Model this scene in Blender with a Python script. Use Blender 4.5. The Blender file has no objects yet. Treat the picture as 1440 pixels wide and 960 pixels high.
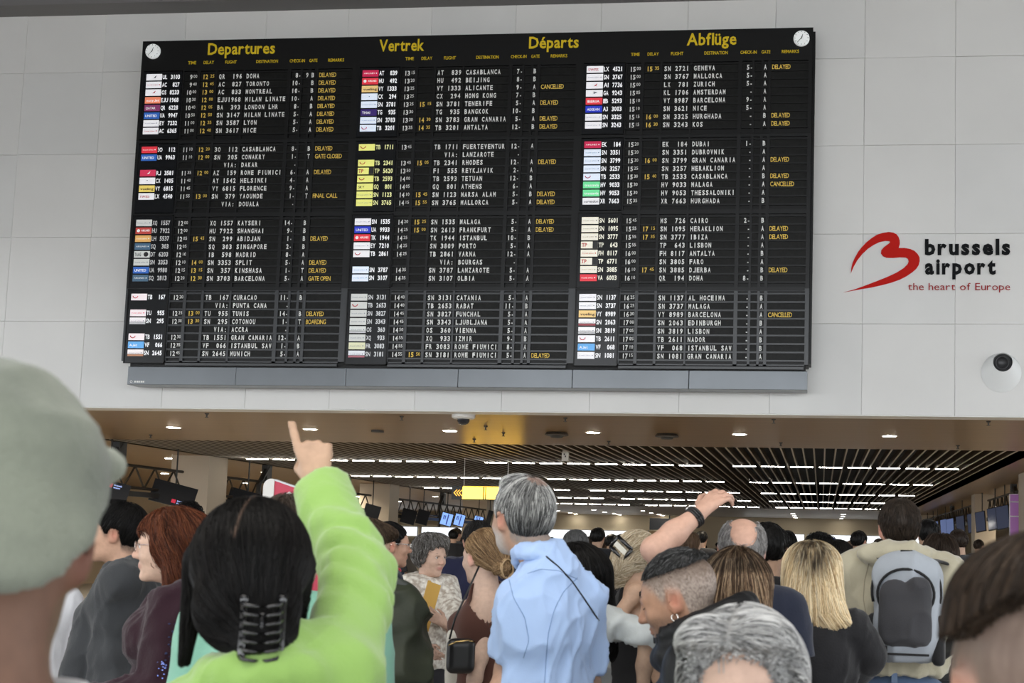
import bpy, bmesh, math, random
import numpy as np
from mathutils import Vector, Matrix, Euler
random.seed(7); np.random.seed(7)
SC = bpy.context.scene
COL = SC.collection

# ---------------------------------------------------------------- camera
F, YAW, PITCH, ROLL, CX, CY, CAMZ = 1660.0, -0.0961, 0.0924, 0.0214, 997.5, 618.6, 1.55
_f = np.array([math.sin(YAW)*math.cos(PITCH), math.cos(YAW)*math.cos(PITCH), math.sin(PITCH)])
_r0 = np.array([math.cos(YAW), -math.sin(YAW), 0.0]); _u0 = np.cross(_r0, _f)
_r = _r0*math.cos(ROLL)+_u0*math.sin(ROLL); _u = np.cross(_r, _f)
cam_data = bpy.data.cameras.new('camera'); cam = bpy.data.objects.new('camera', cam_data); COL.objects.link(cam)
m = Matrix.Identity(4)
for i in range(3):
    m[i][0] = _r[i]; m[i][1] = _u[i]; m[i][2] = -_f[i]
m[2][3] = CAMZ
cam.matrix_world = m
cam_data.sensor_width = 36.0; cam_data.lens = F/1440*36
cam_data.shift_x = -(CX-720)/1440; cam_data.shift_y = (CY-480)/1440
cam_data.clip_end = 400; cam_data.clip_start = 0.05
cam_data.dof.use_dof = True; cam_data.dof.focus_distance = 15.2; cam_data.dof.aperture_fstop = 8.0
SC.camera = cam

def at(px, py, Y=None, Z=None, D=None):
    """point in the hall seen at a pixel of the photograph, on a plane of known depth or height"""
    d = _f + _r*(px-CX)/F - _u*(py-CY)/F
    t = Y/d[1] if Y is not None else ((Z-CAMZ)/d[2] if Z is not None else D)
    p = d*t
    return np.array([p[0], p[1], p[2]+CAMZ])

# ---------------------------------------------------------------- world, light, exposure
SC.view_settings.view_transform = 'Standard'; SC.view_settings.look = 'None'
SC.view_settings.gamma = 1.0; SC.view_settings.exposure = 0.14; SC.view_settings.use_curve_mapping = False
w = bpy.data.worlds.new('world'); SC.world = w; w.use_nodes = True
bg = w.node_tree.nodes['Background']; bg.inputs[0].default_value = (0.93, 0.965, 1.0, 1); bg.inputs[1].default_value = 3.9

def area(name, loc, rot, sx, sy, power, col):
    l = bpy.data.lights.new(name, 'AREA'); l.shape = 'RECTANGLE'; l.size = sx; l.spread = math.radians(135); l.size_y = sy; l.energy = power; l.color = col
    o = bpy.data.objects.new(name, l); o.location = loc; o.rotation_euler = rot; COL.objects.link(o); return o
# the hall's high lamps over the queue, and the low hall's lamps hidden above its slats
area('hall_lamp', (-3.0, 0.5, 8.6), (0, 0, 0), 14, 5, 420, (1.0, 0.96, 0.9))
area('hall_lamp', (-3.0, -7.0, 8.6), (0, 0, 0), 14, 5, 340, (1.0, 0.96, 0.9))

# ---------------------------------------------------------------- materials
MATS = {}
def mat(name, col=(0.5,0.5,0.5), rough=0.5, metal=0.0, spec=0.5, emit=None, es=0.0, bump=None, var=0.0, vscale=8.0,
        attr=False, coat=0.0, stretch=(1,1,1), alpha=1.0, trans=0.0, sheen=0.0, vcol=None):
    if name in MATS: return MATS[name]
    M = bpy.data.materials.new(name); M.use_nodes = True; MATS[name] = M
    nt = M.node_tree; N = nt.nodes; L = nt.links; b = N['Principled BSDF']
    b.inputs['Roughness'].default_value = rough; b.inputs['Metallic'].default_value = metal
    b.inputs['Specular IOR Level'].default_value = spec
    b.inputs['Base Color'].default_value = (*col, 1)
    if coat: b.inputs['Coat Weight'].default_value = coat; b.inputs['Coat Roughness'].default_value = 0.15
    if sheen: b.inputs['Sheen Weight'].default_value = sheen
    if trans: b.inputs['Transmission Weight'].default_value = trans
    if emit: b.inputs['Emission Color'].default_value = (*emit, 1); b.inputs['Emission Strength'].default_value = es
    tc = N.new('ShaderNodeTexCoord'); mp = N.new('ShaderNodeMapping'); mp.inputs['Scale'].default_value = stretch
    L.new(tc.outputs['Object'], mp.inputs['Vector'])
    src = None
    if attr:
        a = N.new('ShaderNodeAttribute'); a.attribute_name = 'Col'; src = a.outputs['Color']
    if var or vcol:
        nz = N.new('ShaderNodeTexNoise'); nz.inputs['Scale'].default_value = vscale; nz.inputs['Detail'].default_value = 5
        L.new(mp.outputs[0], nz.inputs['Vector'])
        mx = N.new('ShaderNodeMix'); mx.data_type = 'RGBA'
        if vcol:
            mx.inputs['A'].default_value = (*col, 1); mx.inputs['B'].default_value = (*vcol, 1)
            rp = N.new('ShaderNodeMapRange'); rp.inputs['From Min'].default_value = .38; rp.inputs['From Max'].default_value = .62
            L.new(nz.outputs[0], rp.inputs[0]); L.new(rp.outputs[0], mx.inputs['Factor'])
        else:
            mx.blend_type = 'MULTIPLY'; mx.inputs['Factor'].default_value = 1
            if src: L.new(src, mx.inputs['A'])
            else: mx.inputs['A'].default_value = (*col, 1)
            rp = N.new('ShaderNodeMapRange'); rp.inputs['From Min'].default_value = .3; rp.inputs['From Max'].default_value = .7
            rp.inputs['To Min'].default_value = 1-var; rp.inputs['To Max'].default_value = 1+var*.4
            L.new(nz.outputs[0], rp.inputs[0]); L.new(rp.outputs[0], mx.inputs['B'])
        src = mx.outputs['Result']
    if src: L.new(src, b.inputs['Base Color'])
    if bump:
        sc_, st_, dist = bump[:3]
        nb = N.new('ShaderNodeTexNoise'); nb.inputs['Scale'].default_value = sc_; nb.inputs['Detail'].default_value = bump[3] if len(bump) > 3 else 4
        L.new(mp.outputs[0], nb.inputs['Vector'])
        bp = N.new('ShaderNodeBump'); bp.inputs['Strength'].default_value = st_; bp.inputs['Distance'].default_value = dist
        L.new(nb.outputs[0], bp.inputs['Height']); L.new(bp.outputs[0], b.inputs['Normal'])
    return M

# ---------------------------------------------------------------- object helpers
def link(name, me, m=None, parent=None, smooth=False):
    o = bpy.data.objects.new(name, me); COL.objects.link(o)
    if m is not None and len(me.materials) == 0:
        for mm in (m if isinstance(m, (list, tuple)) else [m]): me.materials.append(mm)
    if parent is not None: o.parent = parent
    if smooth: me.polygons.foreach_set('use_smooth', [True]*len(me.polygons))
    return o
def thing(name, label, cat, loc=(0,0,0), rz=0.0, group=None):
    o = bpy.data.objects.new(name, None); o.empty_display_size = 0.1; COL.objects.link(o)
    o.location = loc; o.rotation_euler = (0, 0, rz); tag(o, label, cat, group); return o
def tag(o, label=None, cat=None, group=None, kind=None):
    if label: o['label'] = label
    if cat: o['category'] = cat
    if group: o['group'] = group
    if kind: o['kind'] = kind
    return o
def struct(name, mb, m): return tag(mb.build(name, m), kind='structure')
def dup(root, loc=None, rz=None, label=None, group=None):
    r = root.copy(); COL.objects.link(r)
    if loc is not None: r.location = loc
    if rz is not None: r.rotation_euler = (0, 0, rz)
    if label: r['label'] = label
    if group: r['group'] = group
    for ch in list(root.children):
        c = ch.copy(); COL.objects.link(c); c.parent = r
        for g in ch.children:
            d = g.copy(); COL.objects.link(d); d.parent = c
    return r

class MB:
    """collects boxes, prisms and tubes and links them as one mesh"""
    def __init__(s): s.v = []; s.f = []; s.mi = []; s.m = 0
    def add(s, vs, fs):
        n = len(s.v); s.v += [tuple(map(float, q)) for q in vs]; s.f += [tuple(n+i for i in f) for f in fs]; s.mi += [s.m]*len(fs)
    def box(s, x0, x1, y0, y1, z0, z1):
        s.add([(x0,y0,z0),(x1,y0,z0),(x1,y1,z0),(x0,y1,z0),(x0,y0,z1),(x1,y0,z1),(x1,y1,z1),(x0,y1,z1)],
              [(0,3,2,1),(4,5,6,7),(0,1,5,4),(1,2,6,5),(2,3,7,6),(3,0,4,7)])
    def bevbox(s, x0, x1, y0, y1, z0, z1, b):
        """box whose -y face edges are chamfered"""
        s.add([(x0,y1,z0),(x1,y1,z0),(x1,y1,z1),(x0,y1,z1),(x0,y0+b,z0),(x1,y0+b,z0),(x1,y0+b,z1),(x0,y0+b,z1),
               (x0+b,y0,z0+b),(x1-b,y0,z0+b),(x1-b,y0,z1-b),(x0+b,y0,z1-b)],
              [(0,3,2,1),(0,1,5,4),(1,2,6,5),(2,3,7,6),(3,0,4,7),(4,5,9,8),(5,6,10,9),(6,7,11,10),(7,4,8,11),(8,9,10,11)])
    def tube(s, p0, p1, r0, r1=None, n=8, cap=True):
        r1 = r0 if r1 is None else r1
        p0 = np.array(p0, float); p1 = np.array(p1, float); d = p1-p0; d = d/(np.linalg.norm(d)+1e-9)
        a = np.cross(d, (0,0,1.0)); 
        if np.linalg.norm(a) < 1e-3: a = np.cross(d, (0,1.0,0))
        a /= np.linalg.norm(a); b = np.cross(d, a)
        vs = []
        for p, r in ((p0,r0),(p1,r1)):
            for i in range(n):
                t = 2*math.pi*i/n; vs.append(p+r*(a*math.cos(t)+b*math.sin(t)))
        fs = [(i,(i+1)%n,n+(i+1)%n,n+i) for i in range(n)]
        if cap: fs += [tuple(range(n))[::-1], tuple(range(n,2*n))]
        s.add(vs, fs)
    def path(s, pts, r, n=6):
        """one swept tube along points; r a number or a list"""
        pts = [np.array(p, float) for p in pts]; k = len(pts); vs = []; up = None
        for i, p in enumerate(pts):
            d = pts[min(i+1,k-1)]-pts[max(i-1,0)]; d = d/(np.linalg.norm(d)+1e-9)
            if up is None:
                up = np.cross(d, (0.3,0.1,1.0)); up /= np.linalg.norm(up)
            a = up-d*np.dot(up,d); a /= np.linalg.norm(a); up = a; b = np.cross(d,a)
            rr = r[i] if isinstance(r,(list,tuple)) else r
            ra, rb = rr if isinstance(rr, tuple) else (rr, rr)
            for j in range(n):
                t = 2*math.pi*j/n; vs.append(p+ra*a*math.cos(t)+rb*b*math.sin(t))
        fs = [(i*n+j, i*n+(j+1)%n, (i+1)*n+(j+1)%n, (i+1)*n+j) for i in range(k-1) for j in range(n)]
        fs += [tuple(range(n))[::-1], tuple(range((k-1)*n, k*n))]
        s.add(vs, fs)
    def lathe(s, c, prof, n=24, axis='z'):
        vs = []
        for (r, h) in prof:
            for i in range(n):
                t = 2*math.pi*i/n; q = (r*math.cos(t), r*math.sin(t), h)
                if axis == 'y': q = (q[0], h, q[1])
                vs.append((c[0]+q[0], c[1]+q[1], c[2]+q[2]))
        k = len(prof)
        s.add(vs, [(i*n+j, i*n+(j+1)%n, (i+1)*n+(j+1)%n, (i+1)*n+j) for i in range(k-1) for j in range(n)])
    def quad(s, a, b, c, d): s.add([a,b,c,d], [(0,1,2,3)])
    def build(s, name, m, parent=None, smooth=False):
        me = bpy.data.meshes.new(name); me.from_pydata(s.v, [], s.f)
        for mm in (m if isinstance(m, (list, tuple)) else [m]): me.materials.append(mm)
        if isinstance(m, (list, tuple)): me.polygons.foreach_set('material_index', s.mi)
        return link(name, me, None, parent, smooth)

# lettering: glyph meshes of the built-in font, cached, laid out in the XZ plane (facing -Y)
GL = {}
def glyph(ch, bold):
    k = (ch, bold)
    if k in GL: return GL[k]
    c = bpy.data.curves.new('t', 'FONT'); c.body = 'L' if ch == 'J' else ch; c.size = 1.0; c.resolution_u = 2; c.offset = bold; c.fill_mode = 'FRONT'
    o = bpy.data.objects.new('t', c); COL.objects.link(o)
    me = bpy.data.meshes.new_from_object(o)
    vs = np.array([(v.co.x, v.co.y) for v in me.vertices]).reshape(-1, 2); fs = [tuple(p.vertices) for p in me.polygons]
    bpy.data.objects.remove(o); bpy.data.curves.remove(c); bpy.data.meshes.remove(me)
    if ch == 'J': vs = vs*np.array([-1,1]); vs[:,0] -= vs[:,0].min(); fs = [f[::-1] for f in fs]
    if len(vs): adv = (vs[:,0].min(), vs[:,0].max())
    else: adv = (0.0, 0.28)
    if ch == 'H': GL['cap'] = float(vs[:,1].max())
    GL[k] = (vs, fs, adv); return GL[k]
def mono(mb, text, x, z, pitch, h, y, bold=0.02, wf=0.8):
    """split-flap lettering: every character centred in its own cell"""
    for i, ch in enumerate(text):
        if ch == ' ': continue
        vs, fs, (a, b) = glyph(ch, bold)
        cap = GL.get('cap') or (glyph('H',0.0), GL['cap'])[1]; s = h/cap; w_ = min((b-a)*s, pitch*wf)
        full = pitch*wf if ch not in "I1-:'." else w_
        sx = full/max(b-a, 1e-4) if ch not in "I1-:'." else min(s, pitch*wf/(b-a))*(0.8)
        cx = x+(i+.5)*pitch
        mb.add([(cx+(vx-(a+b)/2)*sx, y, z+vy*s) for vx, vy in vs], fs)
def words(name, text, x0, z, h, y, width, bold, track, m, parent):
    """a line of lettering, every word a part of its own"""
    full = 0.0; segs = []; pen = 0.0
    for wd in text.split(' '):
        st = pen
        for ch in wd:
            vs, fs, (a, b) = glyph(ch, bold); pen += (b-a)+track
        segs.append((wd, st, pen-track)); pen += .3
    tot = segs[-1][2]; k = width/tot
    for wd, a, b in segs:
        q = MB(); prop(q, wd, x0+a*k, z, h, y, width=(b-a)*k, bold=bold, track=track); q.build(name, m, parent)
def prop(mb, text, x0, z, h, y, width=None, bold=0.0, track=0.06, sx=1.0):
    """proportional lettering from x0; width fits it exactly"""
    pen = 0.0; items = []
    for ch in text:
        vs, fs, (a, b) = glyph(ch, bold)
        if ch == ' ': pen += .3; continue
        items.append((pen-a, vs, fs)); pen += (b-a)+track
    pen -= track; s = h/(GL.get('cap') or (glyph('H',0.0), GL['cap'])[1]); k = (width/pen) if width else s*sx
    for px_, vs, fs in items:
        mb.add([(x0+(vx+px_)*k, y, z+vy*s) for vx, vy in vs], fs)
    return x0+pen*k
# ================================================================ SETTING
WZ = 3.333; WY = 15.36           # underside and face of the tiled wall
m_wallgap = mat('wall_joint', (0.74,0.73,0.71), .8)
m_tile = mat('wall_panel', (0.80,0.79,0.765), .55, var=.05, vscale=.7, bump=(3.0,.15,.01))
m_tile2 = mat('wall_panel_b', (0.77,0.765,0.745), .55, var=.05, vscale=.9, bump=(3.0,.15,.01))
wall = MB(); wall.box(-22, 14, WY+.02, WY+.35, WZ+.02, 9.3)
wall_front = struct('wall_front', wall, m_wallgap)
PW = 1.1962; X0 = -10.27
for i in range(-8, 19):
    x = X0+PW*i
    for r in range(5):
        z0 = WZ+1.2*r; z1 = min(z0+1.2, 9.3)
        b = MB(); b.bevbox(x+.0015, x+PW-.0015, WY+random.uniform(-.0025,.0025), WY+.04, z0+.0015, z1-.0015, .004)
        b.build('wall_panel', m_tile if (i*3+r*5)%4 else m_tile2, wall_front)
# lower edge lip
b = MB(); b.box(-22, 14, WY-.004, WY+.32, WZ-.012, WZ+.0); struct('trim_1', b, mat('edge_trim', (.82,.81,.79), .4))
# ceiling of the high hall, in front of the wall
b = MB(); b.box(-40, 30, -15, WY+.4, 9.12, 9.35)
struct('ceiling_high', b, mat('high_ceiling', (.16,.16,.165), .6, var=.1, vscale=.5))
b = MB(); b.box(-22, 14, WY-.35, WY+.02, 8.98, 9.12); struct('trim_2', b, mat('high_ceiling2', (.2,.19,.19), .6))
# floor
b = MB(); b.box(-60, 50, -55, 75, -.2, 0)
struct('floor', b, mat('floor_stone', (.42,.40,.37), .35, var=.2, vscale=.8))
b = MB(); b.box(-16.4, -16, -14.9, WY, 5.2, 9.12); struct('added_shade_wall', b, mat('shade_wall_dark', (.16,.155,.15), .6))  # added unseen bulkhead that shades the upper left of the tiled wall
# low hall: ceiling with an opening filled by long slats
GX0, GX1, GY0, GY1 = -13.15, 3.55, 20.45, 50.5
m_ceil = mat('bronze_ceiling', (0.33,0.205,0.09), .29, metal=.45, bump=(5.0,.38,.006,0.0), stretch=(.04,4.5,1), var=.12, vscale=2)
b = MB()
b.box(-32, 20, WY+.3, GY0, WZ, WZ+.12); b.box(-32, GX0, GY0, 75, WZ, WZ+.12); b.box(GX1, 20, GY0, 75, WZ, WZ+.12)
ceil = struct('ceiling', b, m_ceil)
b = MB(); b.box(GX0, GX1, GY1, 75, WZ, WZ+.12)
tag(b.build('far_panel', mat('pale_ceiling', (.62,.6,.62), .4, var=.06), ceil))
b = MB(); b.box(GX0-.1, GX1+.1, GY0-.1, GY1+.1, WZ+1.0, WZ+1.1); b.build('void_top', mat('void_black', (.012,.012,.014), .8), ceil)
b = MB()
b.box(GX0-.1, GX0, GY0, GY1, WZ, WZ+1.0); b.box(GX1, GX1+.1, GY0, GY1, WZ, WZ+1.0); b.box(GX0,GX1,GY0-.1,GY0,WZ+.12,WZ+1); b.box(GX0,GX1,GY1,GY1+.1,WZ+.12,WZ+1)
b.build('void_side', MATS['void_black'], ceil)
m_slat = mat('slat_side_shaded', (.10,.07,.045), .5, metal=.2)  # dark sides and pale lip: shade and light painted into the slats
b = MB(); b.m = 0; b.box(-.010, .010, GY0, GY1, WZ+.012, WZ+.13); b.m = 1; b.box(-.014, .014, GY0, GY1, WZ, WZ+.012); sl0 = b.build('slat', [m_slat, mat('slat_edge_lit', (.55,.49,.41), .4, metal=.2)], ceil)
n = int((GX1-GX0)/.1925)
for i in range(n):
    o = sl0 if i == 0 else sl0.copy()
    if i: COL.objects.link(o)
    o.location.x = GX0+.1+i*.1925
# rows of tube lights in the slats
m_tube = mat('tube_light', (1,1,1), .4, emit=(1,.96,.88), es=34)
m_case = mat('light_case', (.03,.03,.03), .5)
proto = None
rows = [25.0, 30.9, 36.8, 42.7, 48.6]
for ri, yy in enumerate(rows):
    for g in range(3):
        for k in range(8):
            x = -12.45+g*5.40+k*.607
            if proto is None:
                proto = thing('tube_light', 'x', 'light', (x, yy, WZ), group='tube lights across the slatted ceiling')
                bb = MB(); bb.box(-.255,.255,-.022,.022,.002,.03); bb.build('housing', m_case, proto)
                bb = MB(); bb.box(-.24,.24,-.016,.016,-.012,.002); bb.build('tube', m_tube, proto)
                t = proto
            else: t = dup(proto, (x, yy, WZ))
            t['label'] = '%s tube light from the left in the %s run of the %s ceiling row' % (['first','second','third','fourth','fifth','sixth','seventh','eighth'][k], ['left','middle','right'][g], ['nearest','second','third','fourth','farthest'][ri])
            _ = ['short white tube light in the nearest row across the slatted ceiling','short white tube light in the second row across the slatted ceiling',
              'short white tube light in the third row across the slatted ceiling','short white tube light in the fourth row across the slatted ceiling',
              'short white tube light in the farthest row across the slatted ceiling'][ri]
            t['group'] = ['nearest row of tube lights','second row of tube lights','third row of tube lights','fourth row of tube lights','farthest row of tube lights'][ri]
# recessed downlights
m_disc = mat('downlight_disc', (1,1,1), .4, emit=(1,.93,.8), es=60)
def downlight(x, y, label, group=None, lamp=True):
    global DL
    if DL is None:
        t = thing('ceiling_downlight', label, 'light', (x,y,WZ), group=group)
        bb = MB(); bb.lathe((0,0,0), [(.105,-.006),(.125,-.006),(.13,.0),(.105,.0)], 20); bb.build('ring', mat('white_ring',(.8,.78,.74),.4), t)
        bb = MB(); bb.lathe((0,0,0), [(.0001,-.008),(.10,-.008),(.105,.0)], 20); bb.build('lamp', m_disc, t); DL = t
    else: t = dup(DL, (x,y,WZ), label=label)
    if group: t['group'] = group
    elif 'group' in t: del t['group']
    if not lamp: return t
    l = SPOT; o = bpy.data.objects.new('downlight_lamp', l); o.location = (x, y, WZ-.03); COL.objects.link(o)
    return t
SPOT = bpy.data.lights.new('downlight_lamp', 'SPOT'); SPOT.energy = 210; SPOT.color = (1,.88,.68); SPOT.spot_size = 2.6; SPOT.spot_blend = .7; SPOT.shadow_soft_size = 0.0
DL = None
for i, nm in enumerate(['far left, above the cap wearer','above the two hanging black screens','above the pointing finger','left of the orange glow','right of the ceiling speaker','between the brown hand and board logo','under the wall logo','far right']):
    x = -12.75+2.294*i
    lb = ['leftmost downlight of the row under the tiled wall','downlight above the black hanging screens','downlight just above the pointing fingertip','downlight left of the orange glow on the ceiling','downlight between the two dark ceiling speakers','downlight above the raised hand with bracelet','downlight above the man with the backpack','downlight at the right end of the front row'][i]
    downlight(x, 18.1, lb)
for i in range(7):
    downlight(-14.6, 20.6+i*4.6, ['nearest','second','third','fourth','fifth','sixth','farthest'][i]+' small downlight above the left check-in trusses', 'downlights above the left desks')
    downlight(-18.2, 22.0+i*4.6, ['nearest','second','third','fourth','fifth','sixth','farthest'][i]+' downlight of the outer row beyond the left trusses', 'outer downlights above the left desks')
    if i > 0: downlight(6.2, 20.6+i*4.6, ['nearest','second','third','fourth','fifth','sixth','farthest'][i]+' small downlight above the right hanging screens', 'downlights above the right desks')
ORD = ['first','second','third','fourth','fifth','sixth','seventh','eighth','ninth','tenth','eleventh','twelfth','thirteenth','fourteenth','fifteenth','sixteenth','seventeenth','eighteenth','nineteenth','twentieth']
for qi, q in enumerate(((784.7,718),(801.7,720.8),(813,722.8),(835,716.7),(850,719.7),(864,722),(873,723.8),(904,718),(916,721),(926.7,723),(934,725),(1115,722),(1117,724.7),(1119,727.5),(1186,723),(1185,726),(1183,729))):
    p = at(q[0], q[1], Z=WZ); downlight(p[0], min(p[1],63.5), ORD[qi]+' small downlight from the left in the pale far ceiling', 'downlights before the far wall', lamp=False)
# side and far walls of the low hall
m_beige = mat('beige_wall', (.62,.53,.38), .5, var=.06, vscale=.4)
b = MB(); b.box(-24,9.3,64,64.3,0,WZ+.1); struct('wall_back', b, m_beige)
b = MB(); b.box(-24.3,-24,WY,64.3,0,WZ+.1); struct('wall_left', b, mat('tan_wall', (.50,.40,.27), .5))
b = MB(); b.box(9.0,9.3,WY,64.3,0,WZ+.1); struct('wall_right', b, MATS['tan_wall'])
# columns
m_col = mat('column_plaster', (.54,.46,.36), .6, var=.05, vscale=1.2)
def column(x, y, label, w_=.8, d=.8):
    t = thing('column', label, 'column', (x, y, 0))
    bb = MB(); bb.box(-w_/2,w_/2,-d/2,d/2,0,WZ-.002); bb.build('shaft', m_col, t)
    bb = MB(); bb.box(-w_/2-.02,w_/2+.02,-d/2-.02,d/2+.02,0,.12); bb.build('plinth', mat('plinth_steel',(.35,.35,.35),.3,metal=.8), t); return t
column(-13.55, 24.6, 'wide pale square column behind the two black hanging screens', .85)
column(-13.55, 35.2, 'pale square column left of the blue hanging screens', .95)
column(-13.95, 47.0, 'pale square column behind the yellow arrow sign', 1.0)
column(4.9, 55.0, 'pale column on the right behind the far row of blue-grey screens', .8)
column(4.75, 35.5, 'pale column on the right between the grey hanging screens', .6)
column(float(at(1439,700,Y=25.7)[0])+.25, 25.9, 'pale column at the right edge of the photo by the purple sign', .5)
# back-lit white panels on the far wall
m_white_lit = mat('lit_panel', (1,1,1), .4, emit=(.93,.97,1.0), es=1.15)
for i, (xa, xb) in enumerate(((-23.9,-22.3),(-22.1,-17.9),(-17.7,-13.6),(-13.45,-9.9),(-4.2,-.9),(-.75,3.2),(3.35,5.2))):
    t = thing('lit_panel', ['long white lit panel at the far left of the back wall','white lit panel on the back wall behind the curly haired woman','white lit panel on the back wall under the blue screens','white lit panel on the back wall right of the grey haired man','white lit panel on the back wall behind the black haired man',
        'white lit panel on the back wall above the blonde woman','white lit panel on the back wall left of the beige hoodie'][i], 'panel', ((xa+xb)/2, 63.9, 1.93))
    h = (xb-xa)/2
    bb = MB(); bb.box(-h+.03,h-.03,-.06,0,.03,.52); bb.build('diffuser', m_white_lit, t)
    bb = MB(); bb.box(-h,h,-.04,.05,0,.03); bb.box(-h,h,-.04,.05,.52,.56); bb.box(-h,-h+.03,-.04,.05,0,.56); bb.box(h-.03,h,-.04,.05,0,.56); bb.build('frame', mat('grey_frame',(.3,.3,.31),.4), t)
# dark display strip
t = thing('dark_display', 'wide black display strip high on the far wall above the crowd', 'display', (-8.0, 62.0, 2.52))
bb = MB(); bb.box(-1.05,1.05,-.05,.05,0,.62); bb.build('screen', mat('black_glass',(.01,.01,.012),.2), t)
bb = MB(); bb.box(-.12,.0,-.062,-.05,.04,.16); bb.box(.04,.12,-.062,-.05,.04,.16); bb.build('pictogram', mat('dim_print',(.3,.3,.28),.5), t)
bb = MB(); bb.box(-.03,.03,-.02,.02,.62,WZ-2.52); bb.build('hanger', m_case, t)
# dark glass partition below it
t = thing('wood_partition', 'tan timber partition below the black display strip at the far end', 'partition', (-7.9, 61.5, 0))
bb = MB(); bb.box(-1.1,1.1,-.05,.05,0,2.45); bb.build('board', mat('tan_wood',(.42,.28,.13),.4,var=.15,stretch=(1,1,6)), t)
bb = MB(); bb.box(-1.14,-1.1,-.07,.07,0,2.5); bb.box(1.1,1.14,-.07,.07,0,2.5); bb.build('post', mat('grey_frame'), t)
# counters under the panels
m_desk = mat('desk_white', (.55,.52,.47), .4)
for i, (xa, xb, lb) in enumerate(((-23.8,-18.5,'pale counter along the far left of the back wall'),(-18.3,-10,'pale counter under the lit panels behind the grey haired man'),(-4.5,5.0,'pale counter under the lit panels behind the blonde woman'))):
    t = thing('service_counter', lb, 'counter', ((xa+xb)/2, 62.6, 0)); h = (xb-xa)/2
    bb = MB(); bb.box(-h,h,-.3,.3,0,1.05); bb.build('body', m_desk, t)
    bb = MB(); bb.box(-h-.03,h+.03,-.38,.34,1.05,1.1); bb.build('top', mat('desk_top',(.3,.26,.22),.3), t)
    bb = MB()
    for k in range(int(h*2/1.6)): bb.box(-h+.8+k*1.6-.02,-h+.8+k*1.6+.02,-.3,-.26,1.1,1.85)
    bb.build('divider_posts', mat('grey_frame'), t)

# ================================================================ CHECK-IN TRUSSES AND SCREENS
m_truss = mat('truss_bronze', (.055,.045,.035), .5, metal=.4)
def truss(x, y0, y1, label, zt=2.92, h=.42, ny=None):
    L_ = y1-y0; ny = ny or max(2, round(L_/.72)); st = L_/ny
    t = thing('ceiling_truss', label, 'truss', (x, y0, zt))
    for nm, zz, dx in (('top_rail',0,0),('bottom_rail',-h,0)):
        bb = MB(); bb.tube((dx,0,zz),(dx,L_,zz),.03); bb.build(nm, m_truss, t)
    for k in range(ny):
        a = (0,k*st,-h); b_ = (0,(k+.5)*st,0); c_ = (0,(k+1)*st,-h)
        bb = MB(); bb.tube(a,b_,.02,n=6); bb.tube(b_,c_,.02,n=6); bb.build('brace', m_truss, t)
    for yy in (L_*.45,):
        bb = MB(); bb.box(-.07,.07,yy-.12,yy+.12,.02,WZ-zt-.002); bb.build('ceiling_mount', m_case, t)
        bb = MB(); bb.path([(.02,yy,WZ-zt-.05),(.0,yy-.35,-.05),(.02,yy-.45,-h),(0,yy-.3,-h-.35)],[.07,.06,.06,.05],8); bb.build('strut_arm', m_case, t)
    bb = MB(); bb.box(-.05,.05,.0,L_,-h-.17,-h-.07); bb.build('cable_tray', m_case, t)
    return t
truss(-13.2, 19.2, 23.3, 'bronze zigzag truss with hanging black screens left of the wide column')
truss(-13.2, 24.9, 29.6, 'bronze zigzag truss right of the wide column, behind the red sign')
truss(-13.2, 30.4, 33.6, 'bronze zigzag truss behind the green sleeve')
truss(-13.2, 35.9, 45.6, 'long bronze zigzag truss above the two blue screens')
truss(4.75, 26.3, 34.5, 'dark truss behind the nearest grey screens on the right', zt=3.12)
truss(4.75, 36.5, 53.0, 'dark truss behind the distant blue-grey screens on the right', zt=3.12)
m_scr_black = mat('screen_black', (.006,.006,.008), .3, spec=.25)
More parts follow.
